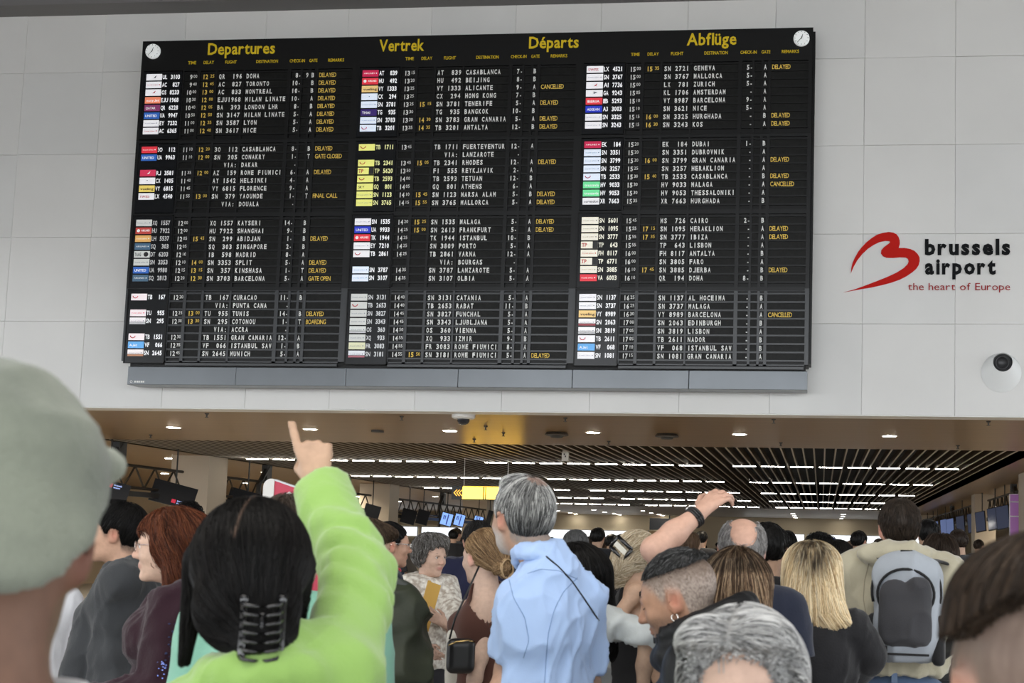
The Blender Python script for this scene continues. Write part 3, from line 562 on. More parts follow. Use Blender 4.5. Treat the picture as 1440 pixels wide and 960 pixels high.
for (mc, mr), rws in DATA.items():
    xo = 3.093*mc; zc = RZ[mr]; zt = zc+.105 if mr else zc+.1; zb = zc-.1095*7-.1
    top = 7.985 if mr == 0 else zc+.1249; zlow = max(zc-.905, 3.93)
    fr = MB()
    fr.box(xo+.045, xo+3.035, .0, .03, Z(zlow), Z(zb-.02)); fr.box(xo+3.035, xo+3.093, 0, .03, Z(zlow), Z(top)); fr.box(xo+.0, xo+.045, 0, .03, Z(zlow), Z(top))
    fr.box(xo+.045, xo+3.035, .0, .03, Z(zt-.02), Z(top))
    if mr >= 2: fr.box(xo+.63, xo+3.03, -.012, .0, Z(zb-.068), Z(zb-.035))
    # mullions between the flap windows
    for xa, xb in ((.605,.63),(.822,.865),(1.078,1.112),(1.478,1.502),(2.116,2.167),(2.30,2.333),(2.42,2.453),(2.508,2.548)):
        fr.box(xo+xa, xo+xb, .0, .03, Z(zb-.02), Z(zt-.02))
    for k in range(9):
        zz = zc+.0547-k*.1095; fr.box(xo+.63, xo+3.035, .002, .03, Z(zz-.011), Z(zz+.011))
    fo = fr.build('module_frame', [m_bk, m_fr, m_fr, m_fr_reflect][mr], board)  # frames lighten down the board, its reflection put into the colour
    s_ = MB(); s_.box(xo+.044, xo+.612, -.01 if mr > 1 else .0, .03, Z(zb-.03), Z(zt-.01)); lcd = s_.build('logo_screen', m_lcd, board)
    if mr >= 2:
        s_ = MB(); a0,a1,b0,b1 = xo+.036,xo+.618,Z(zb-.042),Z(zt+.005)
        for q in ((a0,a1,b0,b0+.012),(a0,a1,b1-.012,b1),(a0,a0+.012,b0,b1),(a1-.012,a1,b0,b1)): s_.box(q[0],q[1],-.018,.0,q[2],q[3])
        s_.build('screen_frame', m_bk, lcd)
    yl = -.014 if mr > 1 else -.004
    for ri, (code, tm, dl, fl, ds, c1, c2, gt, rm, tk, tt) in enumerate(rws):
        zz = zc-.1095*ri; zbase = Z(zz)-.031
        f = MB()
        for xa, xb in ((.63,.822),(.865,1.078),(1.112,1.478),(1.502,2.116),(2.167,2.30),(2.333,2.42),(2.453,2.508),(2.548,3.035)):
            f.box(xo+xa, xo+xb, FY+.006, .03, Z(zz)-.044, Z(zz)+.044)
        row = f.build('flight_row', m_gap, board)
        y = FY+.003
        def lett(nm, fn, mm):
            L_ = MB(); fn(L_); L_.build(nm+'_lettering', mm, row)
        if tm: lett('time', lambda q: (mono(q, tm[:2], xo+.668, zbase, .041, .063, y, .03, .84), mono(q, tm[3:], xo+.759, zbase+.019, .029, .044, y, .012, .86)), m_w)
        if dl: lett('delay', lambda q: (mono(q, dl[:2], xo+.893, zbase, .041, .063, y, .03, .84), mono(q, dl[3:], xo+1.003, zbase+.019, .030, .044, y, .012, .86)), m_a)
        lett('flight', lambda q: mono(q, fl, xo+(1.27 if fl == 'VIA:' else 1.125), zbase, .0487, .063, y, .035, .72), m_w)
        lett('destination', lambda q: mono(q, ds, xo+1.520, zbase, .0487, .063, y, .035, .72), m_w)
        lett('check_in', lambda q: (mono(q, c1.rjust(3), xo+2.176, zbase, .046, .063, y, .035, .72), mono(q, c2, xo+2.37, zbase, .046, .063, y, .035, .72)), m_w)
        if gt: lett('gate', lambda q: mono(q, gt, xo+2.449, zbase, .046, .063, y, .035, .76), m_w)
        if rm: lett('remark', lambda q: prop(q, rm, xo+2.562, zbase-.0, .062, y, width=.0345*len(rm), bold=.010, track=.02), m_a)
        if code:
            z0 = Z(zz)-.045; tl = MB(); half = tk in ('ph','gh','po','gr','wr','wh')
            tl.box(xo+.089, xo+.313, yl, 0, z0+(.03 if half else 0), z0+.09); to = tl.build('airline_tile', tmat(tk), row)
            if half:
                q = MB(); q.box(xo+.089, xo+.313, yl, 0, z0, z0+.024); q.build('tile_edge', mat('tile_half_'+tk, {'po':(.75,.35,.2),'gr':(.6,.2,.25),'wr':(.5,.1,.12)}.get(tk,(.82,.82,.84)), .4), row)
            q = MB(); dark = sum(TC[tk]) > 1.3; q.m = 0 if not dark else 1
            if tt.startswith('r'): q.m = 2; tt = tt[1:]
            if tt.startswith('w'): q.m = 0; tt = tt[1:]
            y2 = yl-.002; x1 = xo+.1
            if tt == '-':
                q.m = q.m if q.m != 1 else 3; prop(q, 'brussels airlines' if tk not in('nb','cr') else 'AIRLINES', x1+.01, z0+.035, .02, y2, width=.15); q.lathe((x1+.185,y2,z0+.045),[(.0001,0),(.009,0)],8,axis='y')
            elif tt == 'U': q.m = 2; q.path([(x1+.05+.035*math.cos(a),y2,z0+.06+.03*math.sin(a)) for a in np.linspace(math.pi,2*math.pi,7)], .006, 4)
            elif tt in ('~',): q.add([(x1+.09,y2,z0+.03),(x1+.14,y2,z0+.075),(x1+.125,y2,z0+.035)],[(0,2,1)])
            elif tt == '.': q.lathe((x1+.1,y2,z0+.05),[(.0001,0),(.007,0)],8,axis='y')
            elif tt == '>': q.m = 3; q.add([(x1+.09,y2,z0+.03),(x1+.09,y2,z0+.07),(x1+.15,y2,z0+.055)],[(0,2,1)])
            elif tt == 'H': q.lathe((x1+.03,y2,z0+.045),[(.0001,0),(.022,0)],10,axis='y'); prop(q,'AIRLINES',x1+.07,z0+.035,.026,y2,width=.12,bold=.02)
            elif tt == 'TP':
                q.m = 2; prop(q,'TP',x1,z0+.02,.05,y2,width=.07,bold=.03); q.m = 1; q.box(xo+.245,xo+.313,yl-.003,yl,z0,z0+.09)
            elif tt == 'TAAG': q.m = 1; prop(q,'TAAG',x1,z0+.02,.048,y2,width=.09,bold=.03); q.lathe((x1+.16,y2,z0+.045),[(.0001,0),(.034,0)],12,axis='y')
            elif tt: prop(q, tt, x1+.01, z0+.025, .034, y2, width=min(.19,.028*len(tt)), bold=.02)
            if q.v: q.build('tile_print', [mat('tile_white',(.85,.85,.85),.4,emit=(.8,.8,.8),es=.4), mat('tile_dark',(.03,.03,.03),.4), mat('tile_red',(.6,.03,.05),.4), mat('tile_grey',(.35,.37,.42),.4)], row)
            q = MB(); cc, nn = code.split(' ',1); cut = .0
            prop(q, cc, xo+.325, zbase+.002, .060, yl, width=.033*len(cc), bold=.02, track=.05)
            nn = nn.strip(); wn = .0345*len(nn); mono(q, nn, xo+.578-wn, zbase+.002, .0345, .060, yl, .03, .86)
            cd = CODE.get((mc,mr),(.88,.88,.9)); q.build('code_lettering', mat('code_%d%d'%((mc,mr) if (mc,mr) in CODE else (9,9)), cd, .4, emit=cd, es=.45), row)
# ================================================================ PEOPLE: a small implicit-surface modeller
RNG = np.random.RandomState(5)
_LAT = RNG.rand(32,32,32).astype(np.float32)
def vnoise(p):
    q = np.floor(p).astype(int); f = (p-q).astype(np.float32); f = f*f*(3-2*f); q &= 31; r = (q+1) & 31
    x0,y0,z0 = q.T; x1,y1,z1 = r.T; fx,fy,fz = f.T
    a = _LAT[x0,y0,z0]*(1-fx)+_LAT[x1,y0,z0]*fx; b = _LAT[x0,y1,z0]*(1-fx)+_LAT[x1,y1,z0]*fx
    c = _LAT[x0,y0,z1]*(1-fx)+_LAT[x1,y0,z1]*fx; d = _LAT[x0,y1,z1]*(1-fx)+_LAT[x1,y1,z1]*fx
    return (a*(1-fy)+b*fy)*(1-fz)+(c*(1-fy)+d*fy)*fz
def axis(lo, hi, step, fine=()):
    """coordinates from lo to hi, with smaller steps inside the fine ranges"""
    pts = [lo]
    while pts[-1] < hi:
        s_ = step
        for a, b, st in fine:
            if a-st <= pts[-1] < b: s_ = min(s_, st)
            elif pts[-1] < a and pts[-1]+s_ > a: s_ = min(s_, max(st, a-pts[-1]))
        pts.append(pts[-1]+s_)
    return np.array(pts)
class Vol:
    def __init__(s, xs, ys, zs):
        s.ax = [np.asarray(xs), np.asarray(ys), np.asarray(zs)]; s.f = np.full((len(xs),len(ys),len(zs)), 1.0, np.float32)
    def _win(s, lo, hi):
        sl = []
        for k in range(3):
            a = max(0, np.searchsorted(s.ax[k], lo[k])-1); b = min(len(s.ax[k]), np.searchsorted(s.ax[k], hi[k])+1); sl.append(slice(a, max(b,a)))
        return tuple(sl)
    def _pts(s, sl):
        return s.ax[0][sl[0]][:,None,None], s.ax[1][sl[1]][None,:,None], s.ax[2][sl[2]][None,None,:]
    def put(s, d, sl, k, mode):
        g = s.f[sl]
        if g.size == 0: return
        if mode == 'add':
            h = np.maximum(k-np.abs(g-d),0)/k if k > 0 else 0; s.f[sl] = np.minimum(g,d)-h*h*k*.25
        elif mode == 'sub':
            d = -d; h = np.maximum(k-np.abs(g-d),0)/k if k > 0 else 0; s.f[sl] = np.maximum(g,d)+h*h*k*.25
    def cap(s, a, b, ra, rb=None, k=.02, mode='add', clip=None, flat=None):
        rb = ra if rb is None else rb; a = np.array(a,float); b = np.array(b,float); R_ = max(ra,rb)+k+.03
        sl = s._win(np.minimum(a,b)-R_, np.maximum(a,b)+R_); x,y,z = s._pts(sl); ab = b-a; L2 = max(ab@ab, 1e-9)
        t = np.clip(((x-a[0])*ab[0]+(y-a[1])*ab[1]+(z-a[2])*ab[2])/L2, 0, 1)
        d = np.sqrt((x-a[0]-t*ab[0])**2+(y-a[1]-t*ab[1])**2+(z-a[2]-t*ab[2])**2)-(ra+(rb-ra)*t)
        if clip is not None:
            q, n_ = clip; d = np.maximum(d, (x-q[0])*n_[0]+(y-q[1])*n_[1]+(z-q[2])*n_[2])
        s.put(d, sl, k, mode)
    def ell(s, c, r, R_=None, k=.02, mode='add'):
        c = np.array(c,float); r = np.array(r,float); m_ = r.max()+k+.03; sl = s._win(c-m_, c+m_); x,y,z = s._pts(sl)
        x = x-c[0]; y = y-c[1]; z = z-c[2]
        if R_ is not None: x, y, z = (R_[0][0]*x+R_[1][0]*y+R_[2][0]*z, R_[0][1]*x+R_[1][1]*y+R_[2][1]*z, R_[0][2]*x+R_[1][2]*y+R_[2][2]*z)
        k0 = np.sqrt((x/r[0])**2+(y/r[1])**2+(z/r[2])**2); k1 = np.sqrt((x/r[0]**2)**2+(y/r[1]**2)**2+(z/r[2]**2)**2)+1e-9
        s.put(k0*(k0-1)/k1, sl, k, mode)
    def box(s, c, h, rd=.01, R_=None, k=.01, mode='add'):
        c = np.array(c,float); m_ = float(np.linalg.norm(h))+k+.02; sl = s._win(c-m_, c+m_); x,y,z = s._pts(sl)
        x = x-c[0]; y = y-c[1]; z = z-c[2]
        if R_ is not None: x, y, z = (R_[0][0]*x+R_[1][0]*y+R_[2][0]*z, R_[0][1]*x+R_[1][1]*y+R_[2][1]*z, R_[0][2]*x+R_[1][2]*y+R_[2][2]*z)
        qx = np.abs(x)-h[0]+rd; qy = np.abs(y)-h[1]+rd; qz = np.abs(z)-h[2]+rd
        d = np.sqrt(np.maximum(qx,0)**2+np.maximum(qy,0)**2+np.maximum(qz,0)**2)+np.minimum(np.maximum(qx,np.maximum(qy,qz)),0)-rd
        s.put(d, sl, k, mode)
    def plane(s, q, n_):
        x,y,z = s._pts((slice(None),)*3); s.f = np.maximum(s.f, (x-q[0])*n_[0]+(y-q[1])*n_[1]+(z-q[2])*n_[2]).astype(np.float32)
    def mesh(s):
        """naive surface nets on the rectilinear grid"""
        f = s.f; f[0]=f[-1]=1; f[:,0]=f[:,-1]=1; f[:,:,0]=f[:,:,-1]=1
        ins = f < 0; c = [ins[i:ins.shape[0]-1+i, j:ins.shape[1]-1+j, k:ins.shape[2]-1+k] for i in (0,1) for j in (0,1) for k in (0,1)]
        cnt = sum(a.astype(np.int8) for a in c); act = (cnt > 0) & (cnt < 8); I = np.argwhere(act)
        if len(I) == 0: return np.zeros((0,3)), np.zeros((0,4),int)
        idx = np.full(act.shape, -1, np.int64); idx[act] = np.arange(len(I))
        acc = np.zeros((len(I),3)); n_ = np.zeros(len(I)); corner = [(i,j,k) for i in (0,1) for j in (0,1) for k in (0,1)]
        val = {q: f[I[:,0]+q[0], I[:,1]+q[1], I[:,2]+q[2]] for q in corner}
        P = [s.ax[k][I[:,k]] for k in range(3)]; Sz = [s.ax[k][I[:,k]+1]-P[k] for k in range(3)]
        for a in corner:
            for k in range(3):
                if a[k] == 0:
                    b = list(a); b[k] = 1; b = tuple(b); va, vb = val[a], val[b]; m_ = (va < 0) != (vb < 0)
                    t = np.where(m_, va/np.where(va==vb, 1, va-vb), 0)
                    for q in range(3): acc[:,q] += np.where(m_, (a[q]+(t if q == k else 0)), 0)
                    n_ += m_
        acc /= n_[:,None]; V = np.stack([P[k]+acc[:,k]*Sz[k] for k in range(3)], 1)
        Q = []
        for k in range(3):
            u, v = (k+1)%3, (k+2)%3
            a = [slice(None)]*3; b = [slice(None)]*3; a[k] = slice(0,-1); b[k] = slice(1,None)
            for q in (u,v): a[q] = slice(1,-1); b[q] = slice(1,-1)
            fa, fb = ins[tuple(a)], ins[tuple(b)]; E_ = np.argwhere(fa != fb); 
            if len(E_) == 0: continue
            flip = fa[tuple(E_.T)]; E_ = E_.copy(); E_[:,u] += 1; E_[:,v] += 1
            def cell(du, dv):
                w_ = E_.copy(); w_[:,u] -= du; w_[:,v] -= dv; return idx[w_[:,0],w_[:,1],w_[:,2]]
            q4 = np.stack([cell(1,1),cell(0,1),cell(0,0),cell(1,0)],1); q4[~flip] = q4[~flip][:,::-1]; Q.append(q4)
        return V, np.concatenate(Q)
    def sample(s, p):
        o = []; w_ = []
        for k in range(3):
            a = s.ax[k]; i = np.clip(np.searchsorted(a, p[:,k])-1, 0, len(a)-2); o.append(i); w_.append(np.clip((p[:,k]-a[i])/(a[i+1]-a[i]),0,1))
        r = 0
        for i in (0,1):
            for j in (0,1):
                for k in (0,1):
                    r = r+s.f[o[0]+i,o[1]+j,o[2]+k]*(w_[0] if i else 1-w_[0])*(w_[1] if j else 1-w_[1])*(w_[2] if k else 1-w_[2])
        return r
    def grad(s, p, h=.006):
        g = np.stack([s.sample(p+e)-s.sample(p-e) for e in (np.array([h,0,0]),np.array([0,h,0]),np.array([0,0,h]))],1)
        return g/(np.linalg.norm(g,axis=1)[:,None]+1e-9)
def vnormals(V, Q):
    n_ = np.cross(V[Q[:,2]]-V[Q[:,0]], V[Q[:,3]]-V[Q[:,1]]); o = np.zeros_like(V)
    for k in range(4): np.add.at(o, Q[:,k], n_)
    return o/(np.linalg.norm(o,axis=1)[:,None]+1e-12)
def npmesh(name, V, Q, m, parent, col=None, smooth=True, T=None):
    me = bpy.data.meshes.new(name); T = np.zeros((0,3),int) if T is None else T; nq, nt = len(Q), len(T)
    me.vertices.add(len(V)); me.vertices.foreach_set('co', np.asarray(V,np.float32).ravel())
    me.loops.add(nq*4+nt*3); me.polygons.add(nq+nt)
    me.loops.foreach_set('vertex_index', np.concatenate([Q.ravel(), T.ravel()]).astype(np.int32))
    me.polygons.foreach_set('loop_start', np.concatenate([np.arange(nq)*4, nq*4+np.arange(nt)*3]).astype(np.int32))
    me.update(calc_edges=True)
    if col is not None:
        ca = me.color_attributes.new('Col','FLOAT_COLOR','POINT'); c4 = np.ones((len(V),4),np.float32); c4[:,:3] = col; ca.data.foreach_set('color', c4.ravel())
    me.materials.append(m); o = link(name, me, None, parent)
    if smooth: me.polygons.foreach_set('use_smooth', np.ones(nq+nt,bool))
    return o
def rotm(yaw=0, pitch=0, roll=0):
    """columns: right, face direction, up; pitch > 0 looks up"""
    return np.array(Matrix.Rotation(yaw,3,'Z') @ Matrix.Rotation(pitch,3,'X') @ Matrix.Rotation(roll,3,'Y'))
def ridged(p, sc, seed, pw=1.0):
    n_ = vnoise(p*np.array(sc)+seed); return (1-np.abs(2*n_-1))**pw

m_skin = mat('skin', (.8,.6,.5), .55, attr=True, var=.1, vscale=60, bump=(220,.12,.002), spec=.35)
m_eye = mat('eye_white', (.7,.68,.65), .15)
m_iris = mat('eye_dark', (.03,.02,.015), .1)
def hairmat(): return mat('hair', (.1,.1,.1), .45, attr=True, spec=.14)
def cloth(name, col=(.5,.5,.5), rough=.85, sc=180, st=.25, sheen=.15, var=.12, vs=5): return mat(name, col, rough, bump=(sc,st,.004), var=var, vscale=vs, sheen=sheen, spec=.25)

def add_head(v, c, R_, s_=1.0, fem=False, nose=1.0, ears=True):
    W = lambda x,y,z: c+R_@(np.array([x,y,z])*s_)
    e = lambda x,y,z,a,b,d,k=.02,mode='add',RR=None: v.ell(W(x,y,z),(a*s_,b*s_,d*s_),R_ if RR is None else R_@RR,k,mode)
    e(0,-.015,.033,.077,.098,.087); e(0,.03,.005,.066,.066,.075,.03)
    e(0,.02,-.045,.056 if fem else .06,.066,.066,.03); jw = .040 if fem else .048
    e(0,.032,-.082,jw,.046,.032,.03); e(0,.072,-.102,.02,.018,.016,.02)
    for x in (-1,1):
        e(x*.036,.062,-.03,.022,.022,.02,.02)
        e(x*.03,.097,.004,.017,.016,.011,.012,'sub')
        e(x*.031,.078,.003,.0135,.013,.012,.006)
        v.cap(W(x*.014,.091,.02), W(x*.042,.078,.018), .007*s_, .006*s_, .012)
        if ears:
            RE = rotm(x*-.45, -.15, x*.12)
            e(x*.079,-.006,-.006,.007,.02,.033,.006,'add',RE); e(x*.085,-.003,-.002,.004,.011,.019,.005,'sub',RE); e(x*.076,.002,-.028,.007,.01,.013,.006)
    v.cap(W(0,.088,.014), W(0,.108*nose,-.028), .008*s_, .0115*s_, .012)
    for x in (-1,1): v.ell(W(x*.011,.098,-.033),(.009*s_,.011*s_,.008*s_),R_,.006)
    e(0,.085,-.058,.024,.012,.006,.008); e(0,.084,-.068,.021,.012,.007,.008); e(0,.097,-.0635,.022,.006,.0012,.003,'sub')
def add_hand(v, w_, d, n_, side, curl=(.5,.5,.55,.6), thumb=.5, s_=1.0, spread=.05, idx=None):
    """hand from the wrist w_ along d, n_ = back of the hand; side +1/-1 puts the thumb on that side of the palm"""
    d = np.array(d,float); d /= np.linalg.norm(d); n_ = np.array(n_,float); n_ = n_-d*(n_@d); n_ /= np.linalg.norm(n_); x = np.cross(d,n_)*side
    W = lambda a,b,c_: np.array(w_)+(x*a+d*b+n_*c_)*s_
    v.cap(W(.012,.02,0),W(.026,.082,0),.016*s_,.0125*s_,.015); v.cap(W(-.010,.02,0),W(-.026,.075,0),.016*s_,.0115*s_,.015); v.cap(W(0,.0,0),W(0,.085,0),.018*s_,.0125*s_,.015)
    for i,(bx,by,ln) in enumerate(((.03,.088,.072),(.010,.092,.08),(-.011,.089,.074),(-.030,.08,.058))):
        cu = curl[i]; a = 0; p = W(bx,by,0); fx = (bx-.0)*spread/.03; r = .0092 if i<3 else .008
        for j,(fr,m_) in enumerate(((.45,.9),(.3,1.25),(.25,.8))):
            a += cu*m_; q = p+(d*math.cos(a)-n_*math.sin(a)+x*fx*math.cos(a))*ln*fr*s_
            v.cap(p,q,(r-.0006*j)*s_,(r-.0006*(j+1))*s_,.004); p = q
    p = W(.022,.022,-.004); q = W(.022+.03*(1-thumb*.6),.052,-.012-.014*thumb); v.cap(p,q,.014*s_,.0105*s_,.012)
    q2 = q+(x*.014*(1-2*thumb)+d*.026-n_*.008*thumb)*s_; v.cap(q,q2,.0105*s_,.009*s_,.005); q3 = q2+(x*.004*(1-4*thumb)+d*.022-n_*.006)*s_; v.cap(q2,q3,.009*s_,.0075*s_,.005)

def strands(hv, V, N_, n, field, length, rad, cols, off=(.0,.004), steps=8, curl=0, seed=1, tip=.3, accept=None, stop=None):
    """hair strands combed over the hair volume hv: three-sided tapering tubes"""
    rs = np.random.RandomState(seed); i = rs.randint(0,len(V),n*3)
    p = V[i]+rs.normal(0,.002,(n*3,3))
    if accept is not None: p = p[accept(p)]
    p = p[:n]; n = len(p)
    if n == 0: return np.zeros((0,3)),np.zeros((0,4),int),np.zeros((0,3))
    L_ = length*rs.uniform(.6,1.15,n); o_ = rs.uniform(off[0],off[1],n); P = []; G = []
    ph = rs.rand(n,3)*50; g = hv.grad(p); p = p-g*(hv.sample(p)-o_)[:,None]
    for k in range(steps+1):
        g = hv.grad(p); P.append(p.copy()); G.append(g.copy())
        d = field(p)+rs.normal(0,.05,(n,3))
        if curl: d = d+curl*(np.stack([vnoise(p*38+7+ph*0.02*j) for j in (1,2,3)],1)-.5)*2
        inside = (hv.sample(p) < .03)[:,None]
        d = np.where(inside, d-g*(d*g).sum(1)[:,None], d); d /= np.linalg.norm(d,axis=1)[:,None]+1e-9
        st_ = L_/steps if stop is None else np.where(stop(p), 0.0004, L_/steps)
        p = p+d*st_[:,None]
        f_ = hv.sample(p); g2 = hv.grad(p); p = p-g2*np.clip(f_-o_,-.02,.004)[:,None]
    P = np.stack(P,1); G = np.stack(G,1); T = np.gradient(P,axis=1); T /= np.linalg.norm(T,axis=2)[...,None]+1e-9
    B = np.cross(T,G); B /= np.linalg.norm(B,axis=2)[...,None]+1e-9; A = np.cross(B,T)
    tt = np.linspace(0,1,steps+1); rr = rad*(1-(1-tip)*tt**2); rr[0] *= .6
    R3 = (rad*0+rr)[None,:,None]*rs.uniform(.7,1.3,n)[:,None,None]
    ring = [P+(A*math.cos(t)+B*math.sin(t))*R3 for t in (0,2.09,4.19)]
    VV = np.stack(ring,2).reshape(-1,3); S_ = steps+1
    b = (np.arange(n)[:,None]*S_+np.arange(steps)[None,:])*3
    Q = np.concatenate([np.stack([b+j,b+(j+1)%3,b+3+(j+1)%3,b+3+j],2).reshape(-1,4) for j in range(3)])
    cc = np.array(cols); ci = rs.randint(0,len(cc),n); c_ = cc[ci]*rs.uniform(.8,1.2,(n,1))
    return VV, Q, np.repeat(c_, S_*3, 0)

def hairline(v, c, R_, s_, prof, k=1.0):
    """cuts the hair volume below a hairline height given along the head's depth"""
    x,y,z = v._pts((slice(None),)*3); x = x-c[0]; y = y-c[1]; z = z-c[2]
    ly = (R_[0][1]*x+R_[1][1]*y+R_[2][1]*z)/s_; lz = (R_[0][2]*x+R_[1][2]*y+R_[2][2]*z)/s_
    h = np.interp(ly, [q[0] for q in prof], [q[1] for q in prof]); v.f = np.maximum(v.f, ((h-lz)*s_*.8)).astype(np.float32)
SHORT = [(-.12,-.075),(-.06,-.068),(-.034,-.055),(-.026,.014),(.012,.026),(.020,-.002),(.03,.0),(.045,.03),(.062,.045),(.085,.07),(.12,.075)]

class Person:
    def __init__(s, label, px, py, D, rel=0, H=None, yaw=0, pitch=0, roll=0, fem=False, build=1.0, skin=(.62,.36,.26), hs=1.0, lean=0.0, name='person', sh=None, pos=None, near=False, nboff=(0,0,0)):
        s.hc = at(px,py,D=D) if pos is None else np.array(pos,float); va = math.atan((px-CX)/F)
        s.h = -va-YAW+math.radians(rel) if pos is None else math.radians(rel); s.fem = fem; s.b = build; s.skin = np.array(skin); s.hs = hs; s.near = near
        s.fw = np.array([-math.sin(s.h), math.cos(s.h), 0]); s.rt = np.array([math.cos(s.h), math.sin(s.h), 0])
        s.R = rotm(s.h+math.radians(yaw), math.radians(pitch), math.radians(roll)); s.H = H or s.hc[2]/.93
        s.sc = max(s.H,1.52)/1.75; s.sh = sh or (.155 if fem else .178)*s.sc
        s.nb = s.hc-s.fw*(.03+lean*.10)*s.sc-np.array([0,0,.155*s.sc])+s.rt*nboff[0]+s.fw*nboff[1]+np.array([0,0,nboff[2]])      # base of the neck
        s.H = s.nb[2]/.838; s.o = s.nb-s.fw*(.02+lean*.30); s.o[2] = 0                           # feet
        s.root = thing(name, label, 'person', (s.o[0], s.o[1], 0)); s.kids = []; s.lean = lean
        s.prims = []; s.arms = {}
        for sd in (-1,1):
            S = s.shoulder(sd); E_ = S+s.rt*sd*.04+np.array([0,0,-.30*s.sc])-s.fw*.02; W_ = E_+s.fw*.08+np.array([0,0,-.235*s.sc])-s.rt*sd*.01
            s.arms[sd] = [S,E_,W_,None]
    def shoulder(s, sd): return s.nb+s.rt*sd*s.sh+np.array([0,0,-.048*s.sc])-s.fw*.0
    def L(s, x, y, z):
        """point from right / forward / height in metres for this person, following the lean"""
        t = min(max(z/(s.nb[2]),0),1.2); base = s.o*(1-t)+np.array([s.nb[0],s.nb[1],0])*t; return np.array([base[0],base[1],z])+s.rt*x+s.fw*y
    def arm(s, sd, elbow, wrist, hand=None, shoulder=None):
        if shoulder is not None: s.arms[sd][0] = np.array(shoulder)
        s.arms[sd][1] = np.array(elbow); s.arms[sd][2] = np.array(wrist); s.arms[sd][3] = hand
    def torso(s, v, t=0.0, k=.05, hips=True, flare=0):
        H = s.H; b = s.b; R0 = rotm(s.h); f = s.fem
        if hips: v.ell(s.L(0,-.01,.53*H),((.168 if f else .165)*b+t+flare,.12*b+t+flare,.13+t),R0,k)
        v.ell(s.L(0,0,.63*H),((.135 if f else .15)*b+t,.11*b+t,.14),R0,k)
        v.ell(s.L(0,-.005,.735*H),((.150 if f else .168)*b+t,.115*b+t,.15+t),R0,k)
        if f:
            for x in (-1,1): v.ell(s.L(x*.065,.085,.74*H),(.055+t,.055+t,.055+t),R0,.04)
        a = s.arms[-1][0]; c = s.arms[1][0]; m_ = s.nb+np.array([0,0,-.06*s.sc])
        for q in (a,c):
            v.cap(m_+(q-m_)*.15, q-(q-m_)*.1, .066*s.sc*b**.5+t, .052*s.sc+t, k); v.cap(s.nb+np.array([0,0,-.0*s.sc]), q*.65+s.nb*.35+np.array([0,0,-.012]), .05*s.sc+t*.8, .042*s.sc+t, k)
    def bounds(s, m_=.1):
        p = [s.hc, s.o, s.L(.25*s.b,.2,s.H*.6), s.L(-.25*s.b,-.2,s.H*.6), s.L(.25,-.2,s.H*.5), s.L(-.25,.25,s.H*.5)]+[q for a in s.arms.values() for q in a[:3]]
        p = np.array(p); lo = p.min(0)-m_; hi = p.max(0)+m_; hi[2] = max(hi[2], s.hc[2]+.14*s.hs+.02); lo[2] = -.02; return lo, hi
    def grid(s, step, fine_head=None, zones=(), zlo=None, lowstep=.03):
        lo, hi = s.bounds(.14); fx = []; fy = []; fz = []
        if fine_head:
            r = .125*s.hs; fx.append((s.hc[0]-r,s.hc[0]+r,fine_head)); fy.append((s.hc[1]-r,s.hc[1]+r,fine_head)); fz.append((s.hc[2]-.14*s.hs,s.hc[2]+r+.01,fine_head))
        for c, r, st in zones: fx.append((c[0]-r,c[0]+r,st)); fy.append((c[1]-r,c[1]+r,st)); fz.append((c[2]-r,c[2]+r,st))
        zl = s.H*.42 if zlo is None else zlo
        fz.append((zl, hi[2], step))
        return Vol(axis(lo[0],hi[0],step,fx), axis(lo[1],hi[1],step,fy), axis(lo[2],hi[2],lowstep,fz))
    def legs(s, v, t=0, full=True):
        H = s.H
        for x in (-1,1):
            hp = s.o+s.rt*x*.085*s.b+np.array([0,0,.5*H]); kn = s.o+s.rt*x*.10+s.fw*.01+np.array([0,0,.28*H]); an = s.o+s.rt*x*.105-s.fw*.02+np.array([0,0,.055*H])
            v.cap(hp,kn,.088*s.b+t,.055+t,.03); v.cap(kn,an,.057+t,.04+t*1.2,.02)
            if full: v.cap(an-np.array([0,0,.035]),an+s.fw*.15-np.array([0,0,.055]),.034,.03,.02)
    def body(s, step=.011, fine=.006, zones=(), hair_col=None, paint=None, nose=1.0, ears=True, hands=True):
        z = list(zones)
        v = s.grid(step, fine, z); s.torso(v,-.012); s.legs(v,-.008)
        add_head(v, s.hc, s.R, s.hs, s.fem, nose, ears)
        nk = (.052 if s.fem else .060)*s.sc
        v.cap(s.hc+s.R@np.array([0,-.025,-.05])*s.hs, s.nb+np.array([0,0,-.02])-s.fw*.005, nk*.97, nk*1.08, .03)
        r = .9 if s.fem else 1.0; r *= s.b**.6*s.sc
        for sd,(S,E_,W_,hd) in s.arms.items():
            v.cap(S,E_,.049*r,.039*r,.03); v.cap(E_,E_*.55+W_*.45,.041*r,.041*r,.02); v.cap(E_*.55+W_*.45,W_,.041*r,.027*r,.02)
            hd = hd or dict(d=W_-E_, n=s.rt*sd, side=-sd if False else None)
            d = np.array(hd['d'],float); n_ = np.array(hd['n'],float); side = hd.get('side')
            if side is None: side = 1 if np.cross(d,n_)@s.fw > 0 else -1
            add_hand(v, W_+d/np.linalg.norm(d)*.01, d, n_, side, hd.get('curl',(.4,.45,.5,.55)), hd.get('thumb',.4), hd.get('s',.95*s.sc))
        V, Q = v.mesh(); s.bv = v
        l = ((V-s.hc)@s.R)/s.hs
        col = np.tile(s.skin*np.array([.93,1.0,.97]),(len(V),1)); n1 = vnoise(V*40)[:,None]; col = col*(.93+.14*n1)
        red = np.exp(-(((np.abs(l[:,0])-.079)/.012)**2+((l[:,1]+.006)/.022)**2+((l[:,2]+.006)/.035)**2)); red += .5*np.exp(-((l[:,0]/.02)**2+((l[:,1]-.11)/.02)**2+((l[:,2]+.03)/.02)**2))
